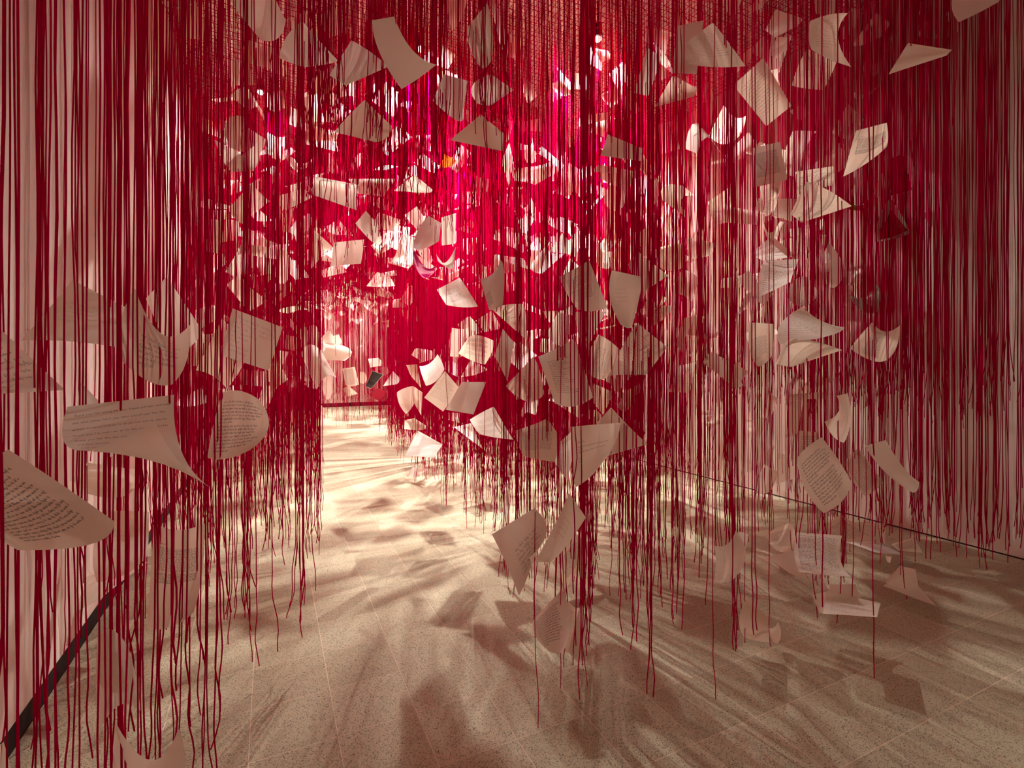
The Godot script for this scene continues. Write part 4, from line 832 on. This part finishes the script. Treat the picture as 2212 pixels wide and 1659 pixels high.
	sheet("blank", false, "small sheet tucked under the glowing peaked letter's left corner", [0.01,4.237,-5.193,0.079,4.197,-5.207,0.148,4.158,-5.224,-0.016,4.224,-5.303,0.057,4.2,-5.318,0.131,4.177,-5.334,-0.044,4.208,-5.412,0.034,4.202,-5.429,0.113,4.195,-5.443])
	sheet("blank", true, "tall pale sheet right of the red net opening at the top", [2.946,4.19,-3.806,3.049,4.2,-3.895,3.152,4.206,-3.983,2.891,4.136,-3.846,3.033,4.102,-3.909,3.144,4.093,-4.008,2.871,4.115,-3.935,2.991,4.04,-3.971,3.131,3.975,-4.027])
	sheet("faint", false, "dim sheet half hidden behind the large cursive letter's left side", [4.427,0.54,-3.349,4.518,0.508,-3.323,4.61,0.476,-3.296,4.369,0.396,-3.313,4.457,0.384,-3.281,4.521,0.407,-3.212,4.308,0.257,-3.275,4.372,0.3,-3.202,4.431,0.342,-3.128])
	sheet("typed_b", true, "typed letter half hidden behind the oval handwritten letter", [2.189,1.609,-4.458,2.22,1.539,-4.328,2.246,1.472,-4.195,2.13,1.53,-4.486,2.152,1.464,-4.354,2.168,1.402,-4.22,2.072,1.451,-4.515,2.084,1.39,-4.381,2.091,1.332,-4.247])
	sheet("blank", false, "shaded square letter over the path below the brightest bowl", [0.997,2.686,-4.738,1.092,2.682,-4.743,1.19,2.678,-4.75,0.998,2.623,-4.873,1.093,2.581,-4.855,1.195,2.572,-4.851,0.996,2.552,-4.999,1.099,2.508,-4.982,1.201,2.461,-4.956])
	sheet("blank", true, "small lit sheet at the lower edge of the red net opening", [2.641,4.226,-4.219,2.671,4.175,-4.138,2.699,4.124,-4.055,2.648,4.167,-4.261,2.691,4.121,-4.18,2.745,4.088,-4.1,2.654,4.106,-4.303,2.725,4.08,-4.226,2.791,4.05,-4.143])
	sheet("blank", false, "narrow sheet deep in the threads left of the glowing peaked letter", [-0.373,4.197,-5.546,-0.359,4.245,-5.589,-0.344,4.292,-5.631,-0.357,4.141,-5.637,-0.326,4.193,-5.668,-0.319,4.256,-5.702,-0.34,4.082,-5.731,-0.317,4.152,-5.757,-0.292,4.221,-5.78])
	sheet("blank", true, "small bright tip at the left of the grey typed kite", [4.582,2.94,-3.363,4.617,2.966,-3.358,4.657,2.993,-3.356,4.584,2.919,-3.346,4.627,2.94,-3.344,4.666,2.956,-3.362,4.588,2.898,-3.33,4.631,2.908,-3.349,4.672,2.918,-3.366])
	sheet("blank", true, "cream sheet with a bright edge left of the red net opening", [2.19,4.086,-4.422,2.267,4.152,-4.475,2.346,4.219,-4.528,2.238,4.016,-4.442,2.314,4.087,-4.492,2.391,4.16,-4.54,2.287,3.947,-4.465,2.363,4.025,-4.512,2.44,4.103,-4.557])
	sheet("blank", true, "dim pink sheet directly under the red net opening", [2.528,4.167,-4.382,2.617,4.23,-4.42,2.707,4.292,-4.457,2.554,4.103,-4.428,2.646,4.165,-4.462,2.737,4.23,-4.496,2.581,4.037,-4.474,2.674,4.101,-4.505,2.768,4.165,-4.535])
	sheet("blank", false, "lit bowl-edged sheet at the upper left among dense threads", [-0.043,4.209,-5.882,0.039,4.219,-5.839,0.12,4.228,-5.795,-0.053,4.108,-5.773,0.042,4.08,-5.77,0.124,4.105,-5.721,-0.062,4.012,-5.671,0.022,3.943,-5.69,0.128,3.986,-5.653])
	sheet("blank", true, "scrap of paper just left of the grey upright typed page", [4.495,3.591,-3.691,4.518,3.609,-3.681,4.54,3.628,-3.671,4.508,3.574,-3.687,4.53,3.592,-3.677,4.552,3.611,-3.668,4.52,3.557,-3.683,4.542,3.575,-3.673,4.565,3.593,-3.664])
	sheet("blank", true, "blank pink letter with a bright folded edge above the typed cluster right of the path", [1.795,1.807,-5.142,1.811,1.844,-5.003,1.823,1.878,-4.86,1.838,1.708,-5.123,1.852,1.752,-4.981,1.886,1.805,-4.844,1.879,1.609,-5.097,1.922,1.681,-4.97,1.949,1.711,-4.827])
	sheet("blank", false, "lit shield-shaped sheet striped by thread shadows, right of the central dark threads", [4.537,0.797,-3.805,4.576,0.804,-3.725,4.641,0.839,-3.656,4.616,0.712,-3.852,4.654,0.71,-3.77,4.66,0.699,-3.683,4.694,0.626,-3.898,4.682,0.584,-3.811,4.66,0.572,-3.724])
	sheet("blank", true, "blank dart-shaped sheet below the typed letter with even paragraphs", [1.888,1.44,-4.983,2.01,1.381,-5.045,2.133,1.32,-5.1,1.846,1.343,-5.025,1.96,1.328,-5.116,2.086,1.291,-5.184,1.805,1.245,-5.072,1.92,1.252,-5.171,2.037,1.26,-5.267])
	sheet("blank", false, "lit rounded sheet up and left of the bright cursive letter", [4.367,2.479,-3.955,4.423,2.493,-3.902,4.467,2.504,-3.84,4.457,2.443,-4.033,4.512,2.438,-3.965,4.563,2.435,-3.893,4.546,2.405,-4.109,4.578,2.369,-4.043,4.647,2.391,-3.972])
	sheet("faint", false, "pink sheet just behind the shield-shaped cream letter", [1.417,1.136,-5.483,1.44,1.108,-5.4,1.461,1.082,-5.314,1.431,1.054,-5.576,1.479,1,-5.497,1.481,0.95,-5.409,1.447,0.969,-5.674,1.475,0.89,-5.591,1.501,0.814,-5.505])
	sheet("blank", false, "slim lit sheet with a trailing tip left of the leaf-shaped letter", [4.528,1.491,-4.093,4.607,1.504,-4.124,4.686,1.518,-4.154,4.495,1.427,-4.016,4.588,1.398,-4.032,4.678,1.423,-4.029,4.453,1.365,-3.932,4.558,1.321,-3.918,4.665,1.333,-3.904])
	sheet("blank", true, "pink sheet with a lit side at left, above the dense red threads", [-0.022,3.939,-6.299,0.024,3.877,-6.177,0.069,3.815,-6.055,-0.043,3.847,-6.34,0.038,3.788,-6.228,0.104,3.729,-6.11,-0.064,3.752,-6.375,0.039,3.698,-6.275,0.14,3.642,-6.17])
	sheet("blank", false, "shield-shaped cream letter crossed by loose thread ends, nearest the back wall", [1.239,1.075,-5.533,1.324,1.115,-5.571,1.424,1.139,-5.56,1.279,0.942,-5.598,1.378,0.987,-5.616,1.481,1.023,-5.629,1.358,0.826,-5.618,1.423,0.865,-5.684,1.478,0.923,-5.743])
	sheet("blank", false, "blank cream letter just left of the lit triangular typed letter", [2.04,1.86,-5.24,2.119,1.917,-5.198,2.199,1.975,-5.158,2.132,1.805,-5.34,2.212,1.845,-5.288,2.292,1.884,-5.236,2.224,1.746,-5.438,2.306,1.768,-5.375,2.386,1.79,-5.309])
	sheet("blank", true, "lit low-arched sheet left over the path", [0.696,3.044,-6.126,0.768,2.935,-6.038,0.836,2.825,-5.94,0.622,2.978,-6.134,0.68,2.889,-6.028,0.727,2.814,-5.91,0.547,2.911,-6.136,0.584,2.857,-6.009,0.62,2.804,-5.884])
	sheet("blank", true, "blank sheet with a level bottom edge, lowest left of the path-side cluster", [1.423,0.72,-5.933,1.439,0.748,-5.776,1.456,0.775,-5.632,1.401,0.679,-5.855,1.518,0.698,-5.757,1.521,0.729,-5.617,1.378,0.641,-5.771,1.554,0.626,-5.7,1.577,0.687,-5.567])
	sheet("blank", false, "drop-shaped blank sheet among dark threads left of the leaf-shaped letter", [4.526,1.508,-4.481,4.515,1.56,-4.403,4.496,1.612,-4.32,4.481,1.419,-4.397,4.539,1.457,-4.323,4.58,1.519,-4.255,4.533,1.332,-4.407,4.526,1.314,-4.305,4.566,1.361,-4.217])
	sheet("hand_dense", true, "small sheet of dense handwriting hanging before the back wall above its dark base", [0.759,1.324,-6.244,0.81,1.336,-6.105,0.859,1.348,-5.967,0.778,1.227,-6.244,0.831,1.23,-6.106,0.884,1.243,-5.969,0.798,1.129,-6.249,0.847,1.121,-6.106,0.904,1.148,-5.969])
	sheet("blank", true, "small bright teardrop scrap below the sack-shaped cream letter", [4.38,3.934,-4.284,4.476,3.931,-4.367,4.57,3.925,-4.449,4.351,3.852,-4.332,4.458,3.852,-4.391,4.556,3.847,-4.466,4.328,3.773,-4.386,4.43,3.798,-4.451,4.538,3.825,-4.519])
	sheet("blank", true, "lowest small sheet hanging over the sunny floor beside the path", [1.517,0.188,-5.936,1.582,0.176,-5.847,1.645,0.165,-5.755,1.475,0.126,-5.908,1.53,0.131,-5.814,1.585,0.133,-5.72,1.432,0.066,-5.878,1.479,0.084,-5.781,1.525,0.101,-5.684])
	sheet("blank", true, "dome-shaped sheet with a level lower edge, lowest over the path", [1.119,2.448,-6.017,1.214,2.444,-6.125,1.311,2.438,-6.228,1.062,2.366,-6.045,1.181,2.349,-6.123,1.324,2.372,-6.143,1,2.281,-6.048,1.166,2.283,-6.054,1.337,2.308,-6.062])
	sheet("blank", true, "cream sheet with a narrow top right of the small peaked one in the red centre", [3.347,2.91,-4.922,3.471,2.849,-4.984,3.597,2.784,-5.046,3.292,2.839,-4.976,3.414,2.802,-5.053,3.535,2.783,-5.137,3.24,2.769,-5.038,3.353,2.775,-5.131,3.467,2.779,-5.221])
	sheet("blank", false, "pink pointed letter at left, half hidden by dark threads", [-0.486,3.081,-6.782,-0.392,3.028,-6.795,-0.296,2.974,-6.813,-0.516,2.954,-6.87,-0.432,2.959,-6.919,-0.339,2.934,-6.946,-0.546,2.822,-6.959,-0.466,2.857,-7.021,-0.383,2.892,-7.079])
	sheet("blank", true, "cream wedge sheet over the path with a bright lower rim", [1.168,3.35,-5.995,1.269,3.393,-6.096,1.373,3.436,-6.193,1.124,3.306,-6.077,1.249,3.312,-6.155,1.363,3.336,-6.244,1.079,3.262,-6.16,1.213,3.249,-6.226,1.351,3.232,-6.286])
	sheet("blank", false, "small bright arrowhead sheet right of the wide cream sheet under the net", [4.21,4.244,-4.834,4.259,4.209,-4.784,4.304,4.171,-4.729,4.148,4.185,-4.804,4.194,4.142,-4.783,4.215,4.107,-4.733,4.081,4.123,-4.767,4.117,4.092,-4.768,4.126,4.044,-4.737])
	sheet("maroon", false, "dark maroon sheet low in the dark doorway", [0.084,0.975,-6.815,0.177,1.016,-6.819,0.272,1.056,-6.832,0.098,0.942,-6.675,0.192,0.94,-6.693,0.243,0.904,-6.761,0.111,0.912,-6.534,0.162,0.836,-6.599,0.214,0.758,-6.664])
	sheet("blank", false, "blank slender sheet left of the brightly lit bowl-shaped letter", [1.496,1.362,-6.177,1.574,1.366,-6.216,1.628,1.371,-6.158,1.497,1.304,-6.064,1.551,1.238,-6.115,1.643,1.225,-6.121,1.496,1.248,-5.948,1.568,1.167,-5.984,1.642,1.083,-6.024])
	sheet("faint", false, "plain letter overlapped by the typed sheet of the path-side cluster", [2.021,1.802,-6.018,2.126,1.781,-6.017,2.232,1.759,-6.012,2.005,1.659,-6.062,2.108,1.648,-6.078,2.212,1.634,-6.084,1.989,1.515,-6.105,2.089,1.51,-6.13,2.19,1.506,-6.153])
	sheet("blank", true, "blank pink sheet with a level top edge hanging before the dark doorway", [0.305,1.256,-7.303,0.351,1.26,-7.162,0.396,1.265,-7.023,0.269,1.165,-7.289,0.338,1.157,-7.156,0.392,1.152,-7.019,0.234,1.075,-7.277,0.313,1.057,-7.15,0.389,1.04,-7.02])
	sheet("blank", true, "small bright U-shaped curl below the steeply slanted typed letter", [3.896,1.121,-5.365,4.047,1.071,-5.408,4.191,1.165,-5.439,3.944,1.084,-5.418,4.069,1.083,-5.504,4.21,1.054,-5.501,3.991,1.046,-5.47,4.095,0.991,-5.536,4.217,1.003,-5.597])
	sheet("blank", true, "blank peaked sheet low beside the path, above two flat sheets", [1.778,0.472,-6.756,1.848,0.421,-6.636,1.915,0.372,-6.513,1.701,0.394,-6.733,1.761,0.378,-6.6,1.825,0.347,-6.471,1.624,0.318,-6.705,1.682,0.32,-6.566,1.737,0.322,-6.427])
	sheet("blank", true, "blank cream sheet tucked above the uppermost typed sheet right of the path", [1.999,2.613,-6.375,2.115,2.684,-6.43,2.234,2.756,-6.483,2.008,2.568,-6.468,2.15,2.601,-6.48,2.278,2.657,-6.516,2.017,2.52,-6.559,2.169,2.538,-6.557,2.321,2.555,-6.546])
	sheet("blank", false, "small blank sheet right beside the artwork letter, before the dark doorway", [0.09,1.53,-7.325,0.165,1.535,-7.37,0.242,1.54,-7.428,0.085,1.494,-7.476,0.15,1.419,-7.468,0.242,1.412,-7.49,0.079,1.455,-7.613,0.161,1.369,-7.606,0.244,1.281,-7.581])
	sheet("blank", true, "lit cream sheet just below the creased diamond letter", [2.131,0.711,-6.693,2.252,0.703,-6.645,2.381,0.691,-6.62,2.09,0.683,-6.601,2.226,0.641,-6.563,2.368,0.621,-6.537,2.049,0.656,-6.51,2.197,0.606,-6.471,2.353,0.553,-6.451])
	sheet("blank", true, "pale blank sheet below the dark maroon sheet at the doorway foot", [0.291,0.797,-7.677,0.353,0.762,-7.545,0.413,0.728,-7.411,0.254,0.694,-7.682,0.307,0.669,-7.546,0.361,0.641,-7.41,0.218,0.592,-7.684,0.264,0.573,-7.546,0.309,0.555,-7.407])
	sheet("blank", false, "blank pink sheet just right of the brightly lit bowl-shaped letter", [2.279,1.389,-7.156,2.374,1.422,-7.122,2.464,1.456,-7.075,2.255,1.327,-7.028,2.353,1.317,-7.018,2.448,1.314,-7.004,2.231,1.268,-6.9,2.328,1.221,-6.908,2.428,1.174,-6.92])
	sheet("blank", true, "lit rounded sheet below the bright white drop-shaped letter", [4.332,3.35,-5.965,4.472,3.3,-6.004,4.607,3.245,-6.033,4.309,3.242,-5.975,4.443,3.208,-6.011,4.567,3.154,-6.062,4.29,3.137,-5.99,4.411,3.128,-6.06,4.537,3.12,-6.134])
	sheet("blank", false, "bright white rounded sheet over the path, left of two lit bowls", [0.975,3.73,-7.861,1.059,3.763,-7.876,1.145,3.797,-7.897,1.009,3.686,-8.001,1.117,3.678,-7.978,1.233,3.69,-7.976,1.044,3.64,-8.144,1.115,3.63,-8.106,1.196,3.636,-8.128])
	sheet("blank", true, "bright white folded sheet left of the red centre, above the uppermost typed letter", [2.607,3.246,-7.222,2.743,3.272,-7.241,2.841,3.273,-7.155,2.626,3.204,-7.302,2.771,3.154,-7.264,2.915,3.199,-7.186,2.644,3.159,-7.377,2.749,3.025,-7.307,2.981,3.119,-7.196])
	sheet("blank", true, "cream sheet at the left of the tall cupped letter above the doorway", [0.017,2.972,-8.769,0.066,2.926,-8.639,0.112,2.881,-8.51,-0.044,2.887,-8.777,0.03,2.831,-8.66,0.097,2.779,-8.538,-0.104,2.802,-8.781,-0.011,2.739,-8.677,0.081,2.677,-8.57])
	sheet("blank", true, "little triangular sheet standing before the back wall's dark base corner", [0.671,0.773,-8.697,0.75,0.675,-8.607,0.828,0.579,-8.518,0.605,0.679,-8.685,0.669,0.638,-8.561,0.746,0.561,-8.46,0.539,0.587,-8.666,0.603,0.565,-8.536,0.665,0.544,-8.402])
	sheet("blank", false, "lit cream sheet just right of the dark grey card", [1.805,1.235,-8.352,1.873,1.175,-8.389,1.937,1.114,-8.407,1.717,1.118,-8.313,1.803,1.074,-8.301,1.898,1.082,-8.262,1.625,1.004,-8.244,1.724,1.018,-8.189,1.825,1.036,-8.146])
	sheet("maroon", false, "dark red sheet just above the back wall's dark base", [1.478,0.84,-8.71,1.561,0.895,-8.727,1.646,0.95,-8.744,1.525,0.799,-8.577,1.614,0.854,-8.593,1.702,0.907,-8.611,1.571,0.76,-8.443,1.662,0.812,-8.46,1.755,0.866,-8.476])
	sheet("blank", true, "pink sheet with a lit base high above the doorway", [-0.034,3.697,-9.491,0.054,3.698,-9.372,0.14,3.703,-9.274,-0.069,3.631,-9.433,0.051,3.554,-9.388,0.149,3.574,-9.294,-0.103,3.567,-9.381,0.054,3.398,-9.417,0.158,3.445,-9.313])
	sheet("blank", true, "blank pink square letter below the shield-shaped cream letter", [2.256,0.506,-8.206,2.372,0.555,-8.284,2.488,0.607,-8.358,2.303,0.411,-8.197,2.42,0.463,-8.271,2.539,0.518,-8.342,2.349,0.315,-8.189,2.469,0.371,-8.26,2.59,0.428,-8.327])
	sheet("blank", true, "small lit sheet just right of the rounded cursive letter", [0.061,0.298,-9.23,0.189,0.33,-9.305,0.32,0.363,-9.378,0.062,0.206,-9.276,0.184,0.238,-9.354,0.308,0.269,-9.43,0.062,0.114,-9.32,0.177,0.143,-9.401,0.296,0.174,-9.479])
	sheet("blank", false, "small bright white scrap under the path-side cluster", [2.615,0.308,-8.507,2.658,0.236,-8.544,2.7,0.163,-8.579,2.549,0.21,-8.443,2.587,0.162,-8.494,2.641,0.104,-8.523,2.487,0.113,-8.386,2.536,0.079,-8.431,2.585,0.044,-8.475])
	sheet("blank", true, "small white U-shaped curl of paper right of the creased diamond letter", [3.14,1.064,-8.373,3.266,0.936,-8.446,3.378,1.134,-8.312,3.105,0.997,-8.306,3.228,0.96,-8.334,3.358,0.991,-8.318,3.098,0.962,-8.203,3.207,0.914,-8.237,3.315,0.956,-8.237])
	sheet("blank", true, "brightest white bowl of paper over the path", [1.979,3.968,-8.835,2.158,4.001,-8.799,2.333,4.028,-8.742,2.009,3.944,-8.923,2.147,3.915,-8.868,2.276,3.874,-8.8,2.039,3.918,-9.008,2.1,3.805,-8.918,2.194,3.814,-8.802])
	sheet("blank", false, "small lit curled sheet just right of the dark doorway's jamb", [0.864,1.17,-9.687,0.925,1.15,-9.61,0.986,1.131,-9.537,0.837,1.054,-9.605,0.903,0.968,-9.587,0.981,0.972,-9.537,0.814,0.938,-9.566,0.899,0.722,-9.547,0.975,0.813,-9.528])
	sheet("blank", true, "tiny white lit scrap between the oval letter and the typed poem", [4.457,0.927,-7.87,4.531,0.871,-7.921,4.607,0.814,-7.973,4.413,0.857,-7.869,4.488,0.812,-7.915,4.578,0.781,-7.929,4.38,0.785,-7.888,4.478,0.735,-7.906,4.585,0.743,-7.949])
	sheet("blank", true, "bright lit curl of paper beside the pink peaked sheet over the path", [1.355,3.316,-9.624,1.498,3.338,-9.56,1.639,3.355,-9.476,1.395,3.257,-9.691,1.518,3.254,-9.607,1.598,3.258,-9.482,1.435,3.196,-9.753,1.498,3.153,-9.621,1.559,3.162,-9.49])
	sheet("blank", false, "pale rounded sheet above the dark grey card", [1.641,1.439,-9.735,1.734,1.45,-9.724,1.83,1.461,-9.725,1.641,1.359,-9.611,1.751,1.374,-9.601,1.864,1.386,-9.591,1.64,1.281,-9.484,1.734,1.297,-9.479,1.827,1.312,-9.462])
	sheet("blank", true, "small dim sheet below the dense handwriting at the back", [1.251,0.859,-10.265,1.287,0.899,-10.129,1.323,0.937,-9.995,1.293,0.78,-10.258,1.346,0.813,-10.123,1.407,0.859,-9.999,1.338,0.7,-10.27,1.416,0.74,-10.139,1.494,0.779,-10.008])
	sheet("blank", true, "small pink diamond sheet high between the back wall and the text-covered sheets", [2.725,1.494,-11.923,2.763,1.412,-11.807,2.8,1.332,-11.69,2.665,1.419,-11.959,2.706,1.333,-11.844,2.745,1.249,-11.729,2.606,1.344,-11.997,2.649,1.254,-11.883,2.69,1.166,-11.769])
	sheet("maroon", false, "small dark red triangular sheet high before the back wall", [2.638,1.8,-12.467,2.717,1.838,-12.413,2.798,1.875,-12.365,2.725,1.764,-12.576,2.802,1.759,-12.508,2.88,1.773,-12.446,2.812,1.727,-12.682,2.889,1.698,-12.61,2.965,1.668,-12.533])
	sheet("blank", false, "tiny pink square sheet in the dark doorway's upper part", [0.614,1.469,-14.043,0.7,1.513,-13.993,0.786,1.557,-13.94,0.595,1.395,-13.921,0.694,1.395,-13.904,0.781,1.41,-13.865,0.577,1.324,-13.798,0.677,1.294,-13.795,0.778,1.265,-13.795])
	sheet("blank", false, "small pink sheet touching the dark grey card's right corner", [2.56,1.196,-13.601,2.666,1.218,-13.565,2.773,1.241,-13.535,2.635,1.086,-13.678,2.727,1.132,-13.668,2.825,1.154,-13.639,2.709,0.976,-13.745,2.793,1.021,-13.747,2.878,1.067,-13.746])
	sheet("blank", false, "small round lit sheet between the dense handwriting and the dark card at the back", [2.113,1.093,-14.06,2.177,1.094,-13.985,2.241,1.094,-13.917,2.096,0.966,-13.998,2.207,0.941,-13.968,2.325,0.914,-13.934,2.094,0.837,-14.034,2.176,0.785,-13.983,2.239,0.787,-13.907])
	sheet("blank", false, "tiny round curled sheet at the dark doorway's right jamb", [0.911,0.969,-15.358,0.999,0.985,-15.321,1.055,0.953,-15.259,0.9,0.874,-15.298,0.987,0.851,-15.315,1.073,0.839,-15.291,0.895,0.775,-15.347,0.968,0.71,-15.316,1.024,0.744,-15.249])
	sheet("blank", false, "topmost orange-pink scrap of the small sheets before the back wall", [2.403,2.112,-15.229,2.494,2.112,-15.186,2.586,2.112,-15.146,2.442,1.998,-15.32,2.538,2.011,-15.287,2.632,2.05,-15.272,2.482,1.882,-15.413,2.58,1.934,-15.407,2.678,1.987,-15.393])
	sheet("blank", true, "tiny bright crescent sheet among the small sheets before the back wall", [2.324,1.867,-15.576,2.398,1.848,-15.459,2.47,1.829,-15.339,2.259,1.797,-15.543,2.325,1.794,-15.421,2.389,1.794,-15.297,2.193,1.728,-15.508,2.251,1.743,-15.381,2.309,1.758,-15.255])
	sheet("blank", false, "small pale sheet just above the dense handwriting at the back", [2.042,1.608,-15.43,2.127,1.659,-15.458,2.213,1.711,-15.487,2.056,1.524,-15.534,2.143,1.563,-15.557,2.233,1.593,-15.574,2.07,1.439,-15.639,2.161,1.456,-15.647,2.253,1.473,-15.655])

func drift() -> void:
	# the far, high drift of letters: the largest ones singly, the rest beyond as one mass
	var st := SurfaceTool.new()
	st.begin(Mesh.PRIMITIVE_TRIANGLES)
	for k in 760:
		var z := -rnd(3.6, 15.6) if k < 57 else -rnd(4.2, 15.6)
		var x := rnd(-0.6, 4.5)
		if k % 6 == 1 and k < 640:
			x = rnd(2.2, 4.35)
			z = -rnd(2.5, 5.5)
		if k % 13 == 8:
			x = rnd(-0.7, 0.6)
			z = -rnd(3.4, 8.5)
		var over := x > along(LEFT_EDGE, -z) - 0.1 and x < along(RIGHT_EDGE, -z) + 0.1
		var y := rnd(2.4, 4.2) if over or k < 57 or rng.randf() < 0.75 else rnd(0.9, 2.6)
		if z < -9.5 and x > 0.7 and x < 2.6 and y < 2.4:
			continue
		if k % 6 == 1 and k < 640:
			y = rnd(1.7, 4.2) if rng.randf() < 0.75 else rnd(0.9, 1.8)
		if k % 13 == 8:
			y = rnd(1.1, 4.2)
		var turn := Basis(Vector3.UP, rnd(0, TAU)) * Basis(Vector3.RIGHT, rnd(-1.5, 1.5)) * Basis(Vector3.BACK, rnd(0, TAU))
		var p := loose_points(Vector3.ZERO, turn, rnd(-3.2, 3.2), rnd(0.85, 1.05))
		var at := Vector3(x, y, z)
		letter_marks.append([at, y - rnd(0.1, 0.8)])
		if k < 57:
			var far := "far" if z < -10.0 else "middle"
			var o := put("letter", bent(p, 6), paper("blank", false), self, at)
			if z < -9.5:
				tag(o, "far-off blank letter in the high drift toward the back wall, half lost among threads", "letter", "far letters under the net")
			else:
				tag(o, "blank letter half hidden in the thick red threads beyond the lit sheets", "letter", "half hidden letters in the threads")
		else:
			st.append_from(bent(p, 4), 0, Transform3D(Basis(), at))
	var o := put("distant_letter", st.commit(), paper("blank", false))
	o.set_meta("kind", "stuff")
	tag(o, "drift of far small letters under the net, too many and too hidden to tell apart", "letters")

func threads() -> void:
	var near := []
	var fw := Vector3(sin(deg_to_rad(25.35)), 0, -cos(deg_to_rad(25.35)))
	var right := Vector3(cos(deg_to_rad(25.35)), 0, sin(deg_to_rad(25.35)))
	# [x, z, bottom]
	var all := []
	# the near threads before the left wall, in the bunches that the photograph shows: how far right of the axis per metre ahead, metres ahead, strands
	for b in [[-0.99, 1.02, 1], [-0.975, 1.15, 2], [-0.965, 1.05, 2], [-0.925, 1.3, 8], [-0.905, 1.08, 3], [-0.895, 1.25, 4], [-0.885, 1.15, 3], [-0.87, 1.3, 2], [-0.855, 1.4, 3], [-0.825, 1.3, 3], [-0.81, 1.42, 3], [-0.805, 1.2, 4], [-0.79, 1.5, 3],
			[-0.78, 1.55, 3], [-0.768, 1.35, 5], [-0.755, 1.5, 4], [-0.74, 1.2, 4], [-0.728, 1.5, 5], [-0.715, 1.4, 2], [-0.70, 1.55, 5], [-0.69, 1.45, 3], [-0.675, 1.5, 4], [-0.66, 1.3, 3], [-0.648, 1.5, 5], [-0.635, 1.6, 4], [-0.62, 1.45, 3], [-0.60, 1.6, 5], [-0.585, 1.5, 3], [-0.57, 1.6, 4]]:
		for k in maxi(1, int(b[2] * 0.65)):
			var d: float = b[1] + rnd(-0.04, 0.14)
			var p: Vector3 = fw * d + right * (d * (b[0] + rnd(-0.006, 0.006)))
			all.append([p.x, p.z, maxf(0.03, rnd(-0.35, 0.55)), d])
	# bunches over the whole plan
	for k in 12500:
		var z := -rnd(1.0, 15.9)
		var x := rnd(-0.82, minf(4.66, 4.62 + (z + 7.0) * 0.038))
		var le := along(LEFT_EDGE, -z)
		var re := along(RIGHT_EDGE, -z)
		var d := Vector3(x, 0, z).dot(fw)
		var side := Vector3(x, 0, z).dot(right)
		if d < 0.9 or absf(side) > d * 1.03 + 0.1:
			continue
		var low := 0.0
		if x < le:
			if d < 1.75 or (d < 3.2 and rng.randf() < 0.6):
				continue
			low = 0.08 + absf(rng.randfn(0.0, 0.26))
		elif x > re:
			if z > -1.6 - rnd(-0.12, 0.25):
				continue
			low = 0.06 + absf(rng.randfn(0.0, 0.22))
			if z > -4.0 and x > 3.1 and rng.randf() < 0.6:
				low = rnd(0.95, 1.3)
		else:
			if d < 2.1:
				continue
			low = rnd(2.1, 2.9)
			if z < -10.0:
				low = 0.1 + absf(rng.randfn(0.0, 0.3))
		var keep := along([[2.2, 0.5], [2.7, 0.4], [3.4, 0.36], [5.2, 0.75], [7.0, 1.0]], -z)
		if x > 2.2:
			keep = along([[1.6, 0.16], [2.3, 0.2], [2.9, 0.48], [5.0, 0.62], [8.0, 1.0]], -z)
			if x > 3.95 and z > -2.9:
				keep = 0.6
		elif x < le:
			keep = along([[2.2, 0.45], [4.5, 0.5], [8.0, 0.4]], -z)
		if z < -10.5:
			keep *= 0.16 if x > 0.7 and x < 3.2 else 0.4
		if x > le and x < re and z > -4.5:
			keep = 0.8
		if rng.randf() > keep:
			continue
		if Vector2(x - 1.27, z + 4.69).length() < 0.16 or Vector2(x - 2.69, z + 3.85).length() < 0.16:
			continue
		var many := 1 + int(rng.randf() * rng.randf() * 5.0)
		for j in many:
			all.append([x + rnd(-0.016, 0.016), z + rnd(-0.016, 0.016), maxf(0.03, low + absf(rng.randfn(0.0, 0.09)) - 0.02), d])
	# a thicker front along the right wall
	for k in 110:
		var x := rnd(3.9, 4.66)
		var z := -rnd(1.5, 2.9)
		var d := Vector3(x, 0, z).dot(fw)
		var low := rnd(0.95, 1.3) if rng.randf() < 0.45 else 0.05 + absf(rng.randfn(0.0, 0.2))
		for j in 1 + rng.randi() % 3:
			all.append([x + rnd(-0.016, 0.016), z + rnd(-0.016, 0.016), low + absf(rng.randfn(0.0, 0.08)), d])
	for m in letter_marks:
		var p: Vector3 = m[0]
		all.append([p.x, p.z, maxf(0.05, m[1]), maxf(2.9, Vector3(p.x, 0, p.z).dot(fw))])
	all.sort_custom(func(a, b): return a[3] < b[3])
	var mass := Strands.new()
	var shared := [Strands.new(), Strands.new()]
	for k in all.size():
		var t: Array = all[k]
		var thick := rnd(0.0019, 0.0025)
		if k < 300:
			var s := Strands.new()
			var pts := run_of(0.0, 0.0, t[2] - NET, 0.0, true)
			s.tube(pts, thick, 6)
			var o := put("red_thread", s.mesh(), yarn(rng.randi() % 3), self, Vector3(t[0], NET, t[1]))
			if t[2] > 1.8:
				tag(o, "short red thread hanging overhead above the path, its loose end well over head height", "thread", "short threads over the path")
			elif t[0] < 0.7:
				tag(o, "thick dark red thread hanging before the left wall among the nearest letters", "thread", "near threads before the left wall")
			elif t[2] > 0.8:
				tag(o, "red thread ending at waist height before the right wall", "thread", "waist-high threads at the right")
			else:
				tag(o, "red thread with a frayed end just over the floor, right of the path", "thread", "front threads right of the path")
		else:
			mass.tube(run_of(t[0], t[1], t[2], NET, t[3] < 4.0), thick, 4 if t[3] < 4.0 else 3)
	var o := put("distant_red_thread", mass.mesh(), yarn(1))
	o.set_meta("kind", "stuff")
	tag(o, "dense curtain of thousands of red threads filling the hall on both sides of the path", "threads")
